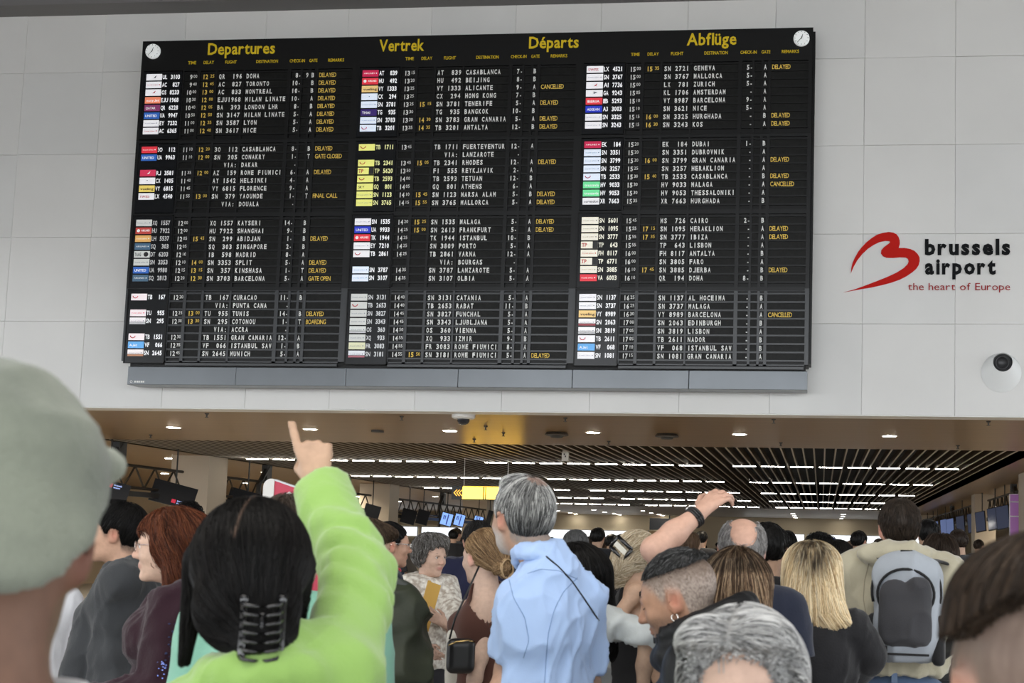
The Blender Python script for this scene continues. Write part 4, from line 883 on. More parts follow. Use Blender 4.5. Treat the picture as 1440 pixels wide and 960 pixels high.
        col = col*(1-red[:,None]*np.array([-.05,.25,.25]))
        lip = np.exp(-((l[:,0]/.024)**4+((l[:,2]+.0635)/.0095)**4))*(l[:,1]>.07); col = col*(1-lip[:,None]*np.array([.15,.42,.35]))
        if hair_col is not None:
            hl = np.interp(l[:,1],[q[0] for q in SHORT],[q[1] for q in SHORT])
            m_ = (np.clip((l[:,2]-hl+.022)/.022,0,1)*(.5+.6*vnoise(V*350))*.85).clip(0,1)[:,None]*(l[:,1]<.05)[:,None]*(np.abs(l[:,0])<.088)[:,None]*(1-np.minimum(red*2,1))[:,None]; col = col*(1-m_)+np.array(hair_col)*m_
        if paint is not None: col = paint(l, col, V)
        o = npmesh('body', V-s.o, Q, m_skin, s.root, col); s.b_o = o
        return o
    def eyes(s, closed=False):
        for x in (-1,1):
            b = MB(); c = s.hc+s.R@np.array([x*.031,.0815,.003])*s.hs-s.o; r = .0108*s.hs
            for (rr,off,mi) in ((r,0,0),(r*.58,.0062*s.hs,1)):
                b.m = mi; cc = c+s.R@np.array([0,off,0]); n = 10
                vs = [cc+s.R@(np.array([math.sin(t)*math.cos(u),math.cos(t),math.sin(t)*math.sin(u)])*rr) for t in np.linspace(.05,math.pi-.05,7) for u in np.linspace(0,2*math.pi,n,endpoint=False)]
                b.add(vs,[(i*n+j,i*n+(j+1)%n,(i+1)*n+(j+1)%n,(i+1)*n+j) for i in range(6) for j in range(n)])
            if not closed: b.build('eye',[m_eye,m_iris],s.root,True)
            b = MB(); b.path([s.hc+s.R@(np.array([x*(.019+.024*t),.0955-.010*t*t-(.001 if closed else 0),(-.001 if closed else .0095)+.003*math.sin(t*3.14)*(-1 if closed else 1)]))*s.hs-s.o for t in np.linspace(0,1,7)],.0011,5); b.build('eyelashes', mat('lash',(.02,.015,.012),.8), s.root, True)
            b = MB(); pts = [s.hc+s.R@(np.array([x*(.016+.03*t),.094-.016*t*t-.002,.022+.006*math.sin(t*2.4)]))*s.hs-s.o for t in np.linspace(0,1,6)]
            b.path(pts,[(.002,.002),(.0035,.002),(.004,.002),(.0035,.002),(.003,.002),(.001,.001)],6); b.build('eyebrow', mat('brow_dark',(.05,.035,.025),.7), s.root, True)
    def trousers(s, m_, t=.012, top=.585):
        lo, hi = s.bounds(.1); st = .03; v = Vol(axis(lo[0],hi[0],st),axis(lo[1],hi[1],st),axis(0,s.H*.66,st)); s.legs(v,t,False); v.ell(s.L(0,-.01,.53*s.H),(.165*s.b+t,.12*s.b+t,.13),rotm(s.h),.05)
        v.plane((0,0,top*s.H),(0,0,1)); v.plane((0,0,.05),(0,0,-1)); V,Q = v.mesh(); npmesh('trousers',V-s.o,Q,m_,s.root)
        for x in (-1,1):
            b = MB(); c = s.rt*x*.105; prof = [(-.10,.034,.05),(-.05,.042,.075),(.03,.042,.07),(.09,.044,.05),(.145,.03,.03)]
            n = 10; vs = []
            for (y,w_,h_) in prof:
                for j in range(n):
                    t_ = 2*math.pi*j/n; vs.append(c+s.fw*y+s.rt*w_*math.cos(t_)+np.array([0,0,h_*.5+h_*.5*math.sin(t_)+.001]))
            b.add(vs,[(i*n+j,i*n+(j+1)%n,(i+1)*n+(j+1)%n,(i+1)*n+j) for i in range(4) for j in range(n)]+[tuple(range(n))[::-1],tuple(range(4*n,5*n))]); b.build('shoe', mat('shoe_dark',(.04,.035,.03),.5), s.root, True)
    def top(s, m_, t=.012, sleeve=1.0, step=.011, hem=.50, neck=.035, folds=.006, seed=0, name='shirt', extra=None, loose=.0, flare=.01, cut=None, shade=None, fsc=(9,9,5), crease=0):
        v = s.grid(step, None, zlo=s.H*hem-.02, lowstep=.2); s.torso(v, t+loose, flare=flare)
        r = (.9 if s.fem else 1.0)*s.b**.6*s.sc
        for sd,(S,E_,W_,hd) in s.arms.items():
            if sleeve > 0:
                a = min(sleeve,.5)*2; e = S+(E_-S)*a; dd = (E_-S)/np.linalg.norm(E_-S); lr = .049*r+(.039-.049)*r*a
                if sleeve < .5: v.cap(S,e+dd*.05,.05*r+t+loose,lr+t+.012+loose,.03,clip=(e,dd))
                else: v.cap(S,E_,.05*r+t+loose,.041*r+t+loose,.03)
                if sleeve > .5:
                    f_ = (sleeve-.5)*2; w_ = E_+(W_-E_)*f_; d2 = (W_-E_)/np.linalg.norm(W_-E_); v.cap(E_,w_+d2*.05,.043*r+t+loose*.9,(.036-.008*f_)*r+t+loose*.6,.02,clip=(w_,d2))
        if extra: extra(v)
        if neck is not None:
            up = (s.hc-s.nb); up /= np.linalg.norm(up); v.plane(s.nb+up*neck, up) if not any(a[2][2] > s.nb[2]+neck or a[1][2] > s.nb[2]+neck for a in s.arms.values()) else s._neckcut(v, neck, up)
        v.plane((0,0,hem*s.H),(0,0,-1))
        if cut: cut(v)
        V,Q = v.mesh(); N_ = vnormals(V,Q); s.tv = v
        if folds:
            q = V-s.o; d = ridged(q+.02*vnoise(q*6)[:,None], fsc, seed, 2)-.35; d += .45*(ridged(q, np.array(fsc)*2.3, seed+9, 1.5)-.5); V = V+N_*(d*folds)[:,None]
            if crease: w2 = q@np.array([[.8,.2,.55],[-.3,.95,.1],[-.5,-.25,.83]]); V = V+N_*((ridged(w2+.03*vnoise(q*9)[:,None],(17,17,4.5),seed+3,4)*crease)+(ridged(q+.03*vnoise(q*8)[:,None],(20,20,6),seed+17,5)*crease*.7))[:,None]
        o = npmesh(name, V-s.o, Q, m_, s.root, None if shade is None else shade(V, N_)); s.top_o = o; return o
    def _neckcut(s, v, neck, up):
        c = s.nb+up*(neck+.10); v.cap(c, c+up*.3, .105, .2, .0, 'sub')
    def hair(s, prims, prof=None, cols=((.02,.015,.012),), n=1500, length=.07, rad=.0012, field=None, off=(.0,.004), curl=0, step=.006, seed=1, accept=None, solid=None, extra=None, name='hair', front=None, noise=.003, world_prims=(), steps=8, ext=.0):
        c, R_, h = s.hc, s.R, s.hs; lo = c-.15*h-ext; hi = c+.15*h+ext
        pts = [c+R_@(np.array(p[1])*h) for p in prims]+[np.array(p[1]) for p in world_prims]+[np.array(p[2]) for p in world_prims if p[0]=='cap']+[c+R_@(np.array(p[2])*h) for p in prims if p[0]=='cap']
        P_ = np.array(pts); lo = np.minimum(lo,P_.min(0)-.07); hi = np.maximum(hi,P_.max(0)+.07)
        v = Vol(*[axis(lo[k],hi[k],step) for k in range(3)])
        for p in prims:
            if p[0] == 'ell': v.ell(c+R_@(np.array(p[1])*h), np.array(p[2])*h, R_, p[3] if len(p)>3 else .02)
            elif p[0] == 'cap': v.cap(c+R_@(np.array(p[1])*h), c+R_@(np.array(p[2])*h), p[3]*h, p[4]*h, p[5] if len(p)>5 else .02)
            elif p[0] == 'sub': v.ell(c+R_@(np.array(p[1])*h), np.array(p[2])*h, R_, .008, 'sub')
        for p in world_prims:
            if p[0] == 'cap': v.cap(p[1],p[2],p[3],p[4],p[5] if len(p)>5 else .02)
            elif p[0] == 'ell': v.ell(p[1],p[2],None,.02)
        if prof is not None: hairline(v,c,R_,h,prof)
        if front is not None:
            x,y,z = v._pts((slice(None),)*3); x=x-c[0]; y=y-c[1]; z=z-c[2]; lx=(R_[0][0]*x+R_[1][0]*y+R_[2][0]*z)/h; ly=(R_[0][1]*x+R_[1][1]*y+R_[2][1]*z)/h; lz=(R_[0][2]*x+R_[1][2]*y+R_[2][2]*z)/h
            v.f = np.maximum(v.f, front(lx,ly,lz)*h).astype(np.float32)
        V,Q = v.mesh(); N_ = vnormals(V,Q)
        if noise: V = V+N_*((vnoise(V*np.array([90,90,25])+seed)-.5)*noise*2)[:,None]
        cc = np.array(cols); base = cc.mean(0)*.75; col = np.tile(base,(len(V),1))*(.7+.6*vnoise(V*np.array([140,140,20]))[:,None])
        fld = field or (lambda p: np.tile(np.array([0,0,-1.0]),(len(p),1)))
        wf = lambda p: fld((p-c)@R_/h)@R_.T
        acc = None if accept is None else (lambda p: accept((p-c)@R_/h))
        stp = None
        if prof is not None:
            def stp(p):
                q = (p-c)@R_/h; return q[:,2] < np.interp(q[:,1],[a[0] for a in prof],[a[1] for a in prof])+.004
        sv, sq, sc_ = strands(v,V,N_,n,wf,length*h,rad,cols,off,steps,curl,seed,accept=acc,stop=stp)
        allV = np.concatenate([V,sv]); allQ = np.concatenate([Q,sq+len(V)]); allC = np.concatenate([col,sc_])
        if solid: allC = solid((allV-c)@R_/h, allC)
        s.hv = v
        return npmesh(name, allV-s.o, allQ, hairmat(), s.root, allC)

def stitch(P, pts, m_, r=.0013, name='seam', n=48, off=0.0):
    """thin cord laid on the surface of a garment, through world points pulled onto it"""
    from mathutils.bvhtree import BVHTree
    me = P.top_o.data; bv = BVHTree.FromPolygons([v.co for v in me.vertices],[tuple(p.vertices) for p in me.polygons])
    pts = np.array(pts)-P.o; t = np.linspace(0,len(pts)-1,n); q = np.stack([np.interp(t,np.arange(len(pts)),pts[:,k]) for k in range(3)],1)
    for _ in range(3): q[1:-1] = (q[:-2]+q[1:-1]*2+q[2:])/4
    eye = np.array([0,0,CAMZ])-P.o; out = []
    for a in q:
        d = Vector(a-eye).normalized(); h = bv.ray_cast(Vector(eye), d)
        out.append(np.array(h[0])-np.array(d)*off if h[0] is not None else None)
    out = [a for a in out if a is not None]
    b = MB(); b.path(out, r, 5); return b.build(name, m_, P.root, True)
# ================================================================ THE QUEUE
def crown(cy=-.05, cz=.13, dn=.6, fw=0.0, sx=0.0):
    def f(p):
        d = p-np.array([0,cy,cz]); d = d/(np.linalg.norm(d,axis=1)[:,None]+1e-6); return d+np.array([sx,fw,-dn])
    return f
CR = lambda t, k=.02: ('ell',(0,-.017,.035),(.077+t,.098+t,.088+t),k)
GREY = [(.30,.30,.29),(.16,.16,.16),(.48,.48,.46),(.08,.08,.08),(.62,.62,.6)]
BLACK = [(.008,.007,.007),(.013,.012,.011),(.004,.004,.004)]
DARK = [(.03,.02,.015),(.05,.035,.025),(.018,.012,.01)]
den_jeans = cloth('jeans', (.09,.14,.24), .9); dark_tr = cloth('dark_trousers', (.03,.03,.035))

# --- tall man in the light blue shirt
P = Person('grey haired man in light blue short sleeved shirt, seen from behind at centre', 733, 729, 3.7, rel=32, yaw=4, pitch=4, build=.92, skin=(.50,.28,.20), nboff=(.058,-.05,.015), hs=.99, sh=.150)
P.arms[1][0] = P.nb+P.rt*.135+np.array([0,0,-.115]); P.arms[1][1] = P.arms[1][0]+P.rt*.03-np.array([0,0,.28]); S = P.nb-P.rt*.098+np.array([0,0,-.115]); e = at(714,940,D=3.62); P.arm(-1, e, at(694,1015,D=3.45), shoulder=S)
def beard(l, col, V, k=.55, c=(.42,.40,.38)):
    m_ = (1/(1+np.exp(-(l[:,1]-.0)/.008)))*(1/(1+np.exp((l[:,2]+.035+.25*np.maximum(0,.06-l[:,1]))/.006)))*(l[:,2]>-.14)*(np.abs(l[:,0])<.085); m_ *= (1-np.exp(-((l[:,0]/.024)**4+((l[:,2]+.0635)/.009)**4)))
    m_ = (m_*k*(.6+.8*vnoise(V*400)))[:,None].clip(0,1); return col*(1-m_)+np.array(c)*m_
P.body(paint=lambda l,c,V: beard(l,c,V,.75,(.50,.49,.47)), hair_col=(.22,.21,.2))
P.eyes()
def blue_extra(v):
    up = P.hc-P.nb; up /= np.linalg.norm(up)
    n = 18
    for i in range(n):
        a0, a1 = [2*math.pi*j/n for j in (i,i+1)]
        q = [P.nb+up*.052+P.rt*math.cos(a)*.070+P.fw*(math.sin(a)*.068+.008)+np.array([0,0,-.045*max(0,math.sin(a))**2]) for a in (a0,a1)]
        v.cap(q[0],q[1],.014,.014,.004); v.cap(q[0]+up*.02,q[1]+up*.02,.006,.006,.012); v.cap(q[0]-up*.024+(q[0]-P.nb)*.16,q[1]-up*.024+(q[1]-P.nb)*.16,.009,.009,.003)
P.top(cloth('blue_shirt',(.39,.53,.80),.8,260,.15,var=.05), .008, sleeve=.40, loose=.002, folds=.013, step=.007, neck=.10, seed=3, extra=blue_extra, fsc=(8,8,4), flare=.03, crease=.011)
m_seam = cloth('blue_seam',(.20,.30,.52)); D_ = 3.55
stitch(P, [at(a,b_,D=D_) for a,b_ in ((812,812),(792,832),(779,858),(771,890),(768,925),(766,960))], m_seam, .0016)
stitch(P, [at(a,b_,D=D_) for a,b_ in ((716,815),(722,840),(738,868),(744,900),(736,925))], m_seam, .0016)
stitch(P, [at(a,b_,D=D_) for a,b_ in ((742,806),(760,800),(785,802),(812,814))], m_seam, .0014)
stitch(P, [at(a,b_,D=D_) for a,b_ in ((768,782),(785,796),(803,815),(822,842),(842,872))], cloth('black_cord',(.01,.01,.012)), .0028, name='bag_cord', off=.001)
P.trousers(dark_tr)
P.hair([CR(.008),('ell',(0,-.055,.0),(.068,.05,.06)),('ell',(0,.03,.108),(.052,.06,.028))], SHORT, GREY, 3800, .062, .0011, crown(-.045,.14,.35), off=(-.001,.006), step=.006, curl=.35, name='hair',
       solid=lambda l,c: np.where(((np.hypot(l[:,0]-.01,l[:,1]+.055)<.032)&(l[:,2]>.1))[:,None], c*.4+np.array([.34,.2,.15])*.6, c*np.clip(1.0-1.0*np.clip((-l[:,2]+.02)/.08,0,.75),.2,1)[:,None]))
# --- man with shaved sides, black puffer jacket
P = Person('man with shaved grey sides and hoop earring looking down, in black puffer jacket', 954, 842, 3.15, rel=78, pitch=-17, roll=2, build=1.0, skin=(.42,.215,.14), nboff=(.0,-.05,.03), H=1.70, near=True, lean=.1)
P.arm(-1, P.shoulder(-1)+P.fw*.03+np.array([0,0,-.29])-P.rt*.05, P.shoulder(-1)+P.fw*.25+np.array([0,0,-.30])+P.rt*.05)
def under(l, col, V):
    hl = np.interp(l[:,1],[q[0] for q in SHORT],[q[1] for q in SHORT]); m_ = 1/(1+np.exp((hl-l[:,2])/.006)); n_ = vnoise(V*420); m_ = m_*(np.abs(l[:,0])>.0)
    c = np.array([.27,.235,.205])*((.25+1.5*n_)*np.interp(l[:,2],[.02,.075],[1.,.25]))[:,None]; col = col*(1-.82*m_[:,None])+c*.82*m_[:,None]; return beard(l,col,V,.5,(.06,.05,.045))
P.body(fine=.0045, step=.012, paint=under, nose=1.02); P.eyes(closed=True)
TOPY = [(-.12,.10),(-.09,.082),(-.05,.073),(0,.072),(.04,.07),(.07,.068),(.085,.078),(.12,.085)]
P.hair([CR(.007)], TOPY, [(.03,.03,.03),(.012,.012,.012),(.05,.05,.05),(.12,.12,.12)], 3400, .02, .0009, crown(-.06,.1,.0,fw=.3), off=(0,.006), step=.005, curl=.5)
b = MB(); c = P.hc+P.R@np.array([-.083,.004,-.04])-P.o; pts = [c+P.R@np.array([0,math.sin(a)*.009,-.008+math.cos(a)*.009]) for a in np.linspace(.4,5.6,14)]; b.path(pts,.0016,6); b.build('hoop_earring', mat('silver',(.85,.83,.8),.15,metal=1), P.root, True)
def puffer(v):
    up = P.hc-P.nb; up /= np.linalg.norm(up)
    for h_, rr, tk in ((.01,.105,.036),(.065,.105,.033)):
        for i in range(16):
            q = [P.nb+np.array([0,0,h_-.045*math.sin(a)])+P.rt*math.cos(a)*rr+P.fw*(math.sin(a)*rr*1.05+.015) for a in (2*math.pi*i/16,2*math.pi*(i+1)/16)]
            if abs(math.sin(2*math.pi*(i+.5)/16)-1) < .03: continue
            v.cap(q[0],q[1],tk,tk,.008)
    for sd in (-1,1):
        S,E_,W_,_ = P.arms[sd]
        for k in range(5):
            t = k/4; c_ = S*(1-t)+E_*t; v.ell(c_,(.075-.008*t,.075-.008*t,.04),None,.01)
    for k in range(4): v.ell(P.L(0,0,P.H*(.76-.055*k)),(.205,.155,.05),rotm(P.h),.012)
P.top(mat('puffer_black',(.009,.009,.010),.5,spec=.22,bump=(25,.35,.01)), .02, sleeve=1, loose=.012, neck=None, folds=.006, extra=puffer, name='puffer_jacket', cut=lambda v: v.cap(P.hc+P.R@np.array([0,0,-.05]),P.hc+np.array([0,0,.2]),.098,.1,.0,'sub'))
P.trousers(dark_tr)
# --- blonde woman, black jacket
P = Person('woman with long straight blonde hair and dark roots in a black jacket, hand on hip', 1140, 813, 4.6, rel=4, fem=True, skin=(.62,.40,.31), H=1.63)
P.arm(1, at(1221,920,D=4.55), at(1176,985,D=4.7)); P.arm(-1, at(1100,925,D=4.6), at(1105,990,D=4.4))
P.body()
P.top(cloth('black_jacket',(.010,.010,.012),.8,120,.3), .022, loose=.012, folds=.012, neck=.02, seed=12, name='jacket', crease=.008); P.trousers(dark_tr)
cb = P.nb+np.array([0,0,.015])
b = MB(); b.path([P.nb-P.o+P.rt*math.cos(a)*.075+P.fw*(math.sin(a)*.065)+np.array([0,0,.035]) for a in np.linspace(3.3,6.2,12)],[(.012,.022)]*12,8); b.build('shirt_collar', cloth('cream_cotton',(.78,.74,.62)), P.root, True)
BL = [(.72,.58,.36),(.60,.45,.25),(.82,.72,.52),(.42,.30,.17),(.78,.64,.42)]
def roots(l,c):
    d = np.sqrt((l[:,0]*1.2)**2+(l[:,1]+.09)**2*.5+(l[:,2]-.10)**2); k = np.clip(1.7-d/.075,0,.95)*(.35+1.1*vnoise(l*np.array([190,80,20]))); k=k.clip(0,1)[:,None]; return c*(1-k)+np.array([.05,.037,.025])*k
P.hair([CR(.020),('cap',(-.03,-.055,.05),(-.045,-.085,-.17),.075,.062,.04),('cap',(.035,-.055,.05),(.055,-.09,-.16),.075,.066,.04),('cap',(-.06,-.02,0),(-.085,-.05,-.19),.04,.032,.03),('cap',(.06,-.03,0),(.08,-.07,-.16),.045,.04,.03),('cap',(.08,-.09,-.13),(.19,-.085,-.225),.045,.012,.03),('cap',(-.06,-.09,-.15),(-.085,-.06,-.27),.045,.018,.02)],
       None, BL, 5200, .26, .0016, lambda p: np.stack([p[:,0]*3.5+np.where(p[:,2]<-.12,.7*(p[:,0]>0.02),0), (p[:,1]+.03)*2*(p[:,2]>.08), -np.ones(len(p))],1), off=(-.001,.007), step=.008, seed=4, curl=.22,
       front=lambda x,y,z: y-np.where(z>.05,.09,.03), solid=roots, steps=12, ext=.12, noise=.007, accept=lambda q: q[:,2]>-.08)
# --- man with the grey backpack
P = Person('man in beige hooded sweatshirt carrying the grey backpack', 1264, 744, 5.1, rel=-4, yaw=14, build=1.16, skin=(.60,.34,.26), H=1.80)
P.arm(-1, at(1205,872,D=5.1), at(1208,905,D=5.32)); P.arm(1, at(1329,872,D=5.15), at(1322,905,D=5.35))
P.body()
def hood(v):
    n = 14
    for i in range(n):
        q = [P.nb+P.rt*math.cos(a)*.125+P.fw*math.sin(a)*.095+np.array([0,0,.035-.035*max(0,math.sin(a))]) for a in (2*math.pi*i/n,2*math.pi*(i+1)/n)]
        v.cap(q[0],q[1],.042,.042,.02)
    v.ell(P.nb-P.fw*.12+np.array([0,0,.045]),(.15,.07,.06),rotm(P.h),.02); v.cap(P.nb-P.fw*.20+P.rt*.09+np.array([0,0,.075]),P.nb-P.fw*.20-P.rt*.12+np.array([0,0,.03]),.012,.010,.02,'sub'); v.cap(P.nb-P.fw*.13+P.rt*.08+np.array([0,0,.03]),P.nb-P.fw*.15-P.rt*.04+np.array([0,0,-.02]),.028,.028,.012)
P.top(cloth('beige_fleece',(.42,.385,.285),.95,90,.35,.3), .026, loose=.02, folds=.016, neck=None, extra=hood, name='hooded_sweatshirt', seed=5, hem=.592, crease=.010, cut=lambda v: v.cap(P.hc-np.array([0,0,.09]),P.hc+np.array([0,0,.2]),.07,.09,.0,'sub'))
P.trousers(den_jeans, .022, top=.625)
P.hair([CR(.010),('ell',(0,-.05,-.01),(.066,.05,.055))], SHORT, [(.035,.026,.02),(.055,.04,.03),(.02,.016,.013)], 3000, .03, .0011, crown(-.05,.13,.4), off=(-.001,.006), curl=.5)
b = MB()
b.path([P.hc+P.R@np.array([-.079-.004*t,.0+.085*(1-t) ,.012])-P.o for t in (1,.5,0)],.0022,6); b.build('glasses_arm', mat('dark_plastic'), P.root)
b = MB(); b.box(-.012,.012,-.006,.004,-.03,.02); o = b.build('belt_loop', cloth('denim_light',(.16,.22,.33)), P.root); o.location = tuple(P.L(.0,-.165,.59*P.H)-P.o); o.rotation_euler=(0,0,P.h)
HOOD = P
for pts in (((1222,792),(1216,815),(1214,842),(1219,868),(1222,900)),((1312,795),(1320,815),(1322,840),(1318,868),(1316,900))): stitch(P, [at(a,b_,D=4.9) for a,b_ in pts], cloth('beige_seam',(.25,.22,.16)), .002)
# grey backpack on his back
bp = thing('backpack', 'two tone grey backpack with dark front pocket on the beige sweatshirt', 'backpack', tuple(P.L(.055,-.285,1.15)), P.h)
def bpvol(prims, step, name, m_, folds=0.0, cut=None, fs=(9,9,5)):
    pts = np.array([q[1] for q in prims]); v = Vol(*[axis(pts[:,k].min()-.28,pts[:,k].max()+.28,step) for k in range(3)])
    for p in prims:
        if p[0]=='box': v.box(p[1],p[2],p[3],k=p[4])
        elif p[0]=='ell': v.ell(p[1],p[2],k=p[3])
        elif p[0]=='cap': v.cap(p[1],p[2],p[3],p[4],p[5])
    if cut: cut(v)
    V,Q = v.mesh()
    if folds: V = V+vnormals(V,Q)*((ridged(V,fs,3,2)-.4)*folds)[:,None]
    return V,Q
g1 = cloth('pack_grey',(.34,.37,.41),.9,300,.3); g2 = cloth('pack_charcoal',(.045,.045,.05),.9,300,.3); g3 = cloth('pack_black',(.012,.012,.013),.7)
V,Q = bpvol([('box',(0,.02,.17),(.135,.085,.20),.07,.01),('ell',(0,.0,.33),(.115,.08,.08),.05),('ell',(0,-.06,.12),(.125,.05,.15),.04)],.009,'body',g1,.014,fs=(12,12,6)); npmesh('body',V,Q,g1,bp)
V,Q = bpvol([('box',(0,-.085,.155),(.098,.035,.115),.035,.01),('ell',(-.045,-.085,.265),(.045,.03,.03),.02),('ell',(.05,-.085,.27),(.045,.03,.035),.02),('ell',(0,-.09,.12),(.085,.045,.08),.03)],.007,'front_pocket',g2,.012,fs=(16,16,9)); npmesh('front_pocket',V,Q,g2,bp)
V,Q = bpvol([('box',(-.128,.0,.06),(.025,.06,.10),.02,.01)],.009,'side_pocket',g3); npmesh('side_pocket',V,Q,g3,bp); V2 = V.copy(); V2[:,0]*=-1; npmesh('side_pocket',V2,Q[:,::-1],g3,bp)
b = MB(); b.path([(math.cos(a)*.112,-.088+.02*abs(math.cos(a)),.24+math.sin(a)*.10) for a in np.linspace(-.5,math.pi+.5,22)],.006,6); b.path([(math.cos(a)*.137,-.03,.25+math.sin(a)*.15) for a in np.linspace(-.3,math.pi+.3,22)],.006,6); b.build('zip', g3, bp, True)
b = MB(); b.path([(-.03,-.01,.385),(-.02,-.02,.41),(.02,-.02,.41),(.03,-.01,.385)],.007,6); b.build('carry_loop', g3, bp, True)
b = MB(); b.box(-.075,-.066,-.128,-.12,-.01,.04); b.build('zip_pull', g3, bp)
b = MB(); b.box(-.095,.095,-.115,-.108,.003,.012); b.build('piping', g3, bp)
for x in (-1,1):
    b = MB(); b.path([(x*.055,.03,.345),(x*.085,.07,.36),(x*.115,.13,.375),(x*.135,.20,.37),(x*.145,.29,.30),(x*.155,.30,.12),(x*.17,.2,.0),(x*.12,.07,-.03)],[(.028,.006)]*8,8); b.build('shoulder_strap', g3, bp, True)
# --- old woman at the bottom, turned to the camera
P = Person('white haired woman facing the camera at the bottom edge, only hair and forehead in view', 1044, 977, 1.95, rel=180, yaw=-8, pitch=-4, fem=True, skin=(.66,.42,.34), near=True)
P.body(fine=.006); P.eyes(); P.top(cloth('grey_knit',(.30,.30,.31)), .02, folds=.006); P.trousers(dark_tr)
def swept(p):
    s_ = np.sign(p[:,0]-.012); return np.stack([s_*1.1+0*p[:,0], -.25-1.2*np.clip(p[:,1]+.03,-1,1), -.35-3*np.clip(.08-p[:,2],0,.3)],1)
P.hair([CR(.016),('ell',(-.035,.045,.095),(.05,.055,.035)),('ell',(.045,.045,.09),(.05,.05,.036)),('ell',(.066,.0,.02),(.032,.06,.07)),('ell',(-.066,.0,.02),(.032,.06,.07))], [(-.12,-.09),(-.03,-.08),(0,-.05),(.05,-.03),(.060,.045),(.075,.082),(.12,.10)],
       [(.46,.46,.45),(.32,.32,.32),(.6,.6,.59),(.17,.17,.17),(.50,.50,.50)], 9000, .11, .0010, swept, off=(-.001,.012), curl=.45, step=.005, noise=.006, steps=10, seed=8)
# --- bald grey man with raised hand
P = Person('balding man with grey side hair raising his left hand towards the board', 1043, 775, 4.2, rel=4, pitch=15, build=1.05, skin=(.62,.35,.27), H=1.69)
el = at(919,772,D=3.85); wr = at(983,722,D=3.95); P.arm(-1, el, wr, dict(d=at(1010,697,D=4.02)-wr, n=np.array([-.25,-.75,.6]), side=-1, curl=(.35,.4,.4,.5), thumb=.1, s=1.1), shoulder=at(990,860,D=4.0))
def bald(l, col, V):
    hl = np.interp(l[:,1],[q[0] for q in SHORT],[q[1] for q in SHORT]); return col
P.body(zones=[(at(1000,710,D=4.0),.12,.0055)], paint=bald)
P.top(cloth('navy_polo',(.014,.018,.035)), .015, sleeve=.3, folds=.008); P.trousers(dark_tr)
P.hair([CR(.003),('sub',(0,.0,.16),(.066,.12,.085)),('sub',(0,-.085,.10),(.050,.055,.062))], SHORT, [(.25,.24,.23),(.38,.37,.36),(.13,.12,.12)], 3600, .024, .0009, crown(-.03,.14,.5), off=(-.001,.009), curl=.9, step=.005)
b = MB(); d = (wr-el)/np.linalg.norm(wr-el); a1 = np.cross(d,(0,0,1)); a1/=np.linalg.norm(a1); a2 = np.cross(d,a1)
for k in range(3): b.path([wr-d*(.012+.009*k)+(a1*math.cos(t)+a2*math.sin(t))*.0335-P.o for t in np.linspace(0,2*math.pi,18)],.0045,6)
b.build('bracelet', mat('leather_black',(.012,.01,.01),.45), P.root, True)
b = MB(); 
for t in (3.4,3.65,3.9,4.15,4.4): b.lathe(tuple(wr-d*.021+(a1*math.cos(t)+a2*math.sin(t))*.0385-P.o),[(.0001,-.004),(.004,0),(.0001,.004)],8)
b.build('silver_beads', mat('silver'), P.root, True)
# --- black haired man behind him
P = Person('man with short black hair and black shirt right behind the balding man', 1080, 776, 5.15, rel=-12, build=1.0, skin=(.50,.29,.2))
P.body(); P.top(cloth('black_shirt',(.012,.012,.014)), .012, folds=.008); P.trousers(dark_tr); P.hair([CR(.008)], [(-.12,-.04),(-.05,-.04),(-.02,-.02),(0,.0),(.06,.03),(.09,.07)], BLACK, 2200, .02, .001, crown(), off=(-.001,.003))
# --- woman with highlighted brown hair
P = Person('woman with long brown hair streaked blonde and navy cardigan, beside the shaved man', 1035, 830, 3.68, rel=2, fem=True, H=1.54, sh=.13, hs=.97)
P.body(); P.top(cloth('navy_knit',(.014,.022,.05),.9,100,.5), .022, folds=.008, loose=.01); P.trousers(dark_tr)
b = MB(); b.path([P.shoulder(1)-P.o+P.rt*(-.03)+np.array([0,0,.075])+P.fw*y for y in (-.09,-.03,.03)],[(.02,.006)]*3,6); b.build('denim_strap', cloth('denim_light'), P.root, True)
HL = [(.07,.042,.025),(.10,.065,.04),(.28,.18,.11),(.42,.30,.19),(.05,.03,.02)]
P.hair([CR(.018),('cap',(-.04,-.055,.03),(-.05,-.08,-.20),.07,.055,.04),('cap',(.04,-.055,.03),(.05,-.08,-.20),.07,.055,.04)], None, HL, 4200, .24, .0015, lambda p: np.stack([p[:,0]*3,(p[:,1]+.03)*2*(p[:,2]>.08),-np.ones(len(p))],1), off=(-.001,.005), step=.008, front=lambda x,y,z: y-np.where(z>.05,.09,.025), steps=12, ext=.1, seed=21, curl=.15, noise=.006, accept=lambda q: q[:,2]>-.06,
       solid=lambda l,c: np.where((l[:,2]>.06)[:,None], c*.35, c))
# --- woman pointing in the green top
P = Person('woman with black hair held by a claw clip, pointing up in a lime green top', 353, 812, 2.03, rel=-6, yaw=4, pitch=8, fem=True, skin=(.50,.30,.21), near=True, H=1.63, build=1.0, nboff=(.05,-.03,-.01), sh=.125, hs=.96)
P.arms[-1][0] = P.nb-P.rt*.125+np.array([0,0,-.09]); P.arms[-1][1] = P.arms[-1][0]-P.rt*.04-np.array([0,0,.28]); P.arms[-1][2] = P.arms[-1][1]+P.fw*.2-np.array([0,0,.1])
sh = at(505,955,D=1.98); el = at(503,808,D=2.24); wr = at(451,686,D=2.40)
n_ = np.cross(at(438,612,D=2.44)-wr, np.array([1,.3,0.]))
P.arm(1, el, wr, dict(d=at(437,612,D=2.44)-wr, n=-n_, side=-1, curl=(.05,1.25,1.3,1.3), thumb=.9, s=.98, ), shoulder=at(478,950,D=2.02))
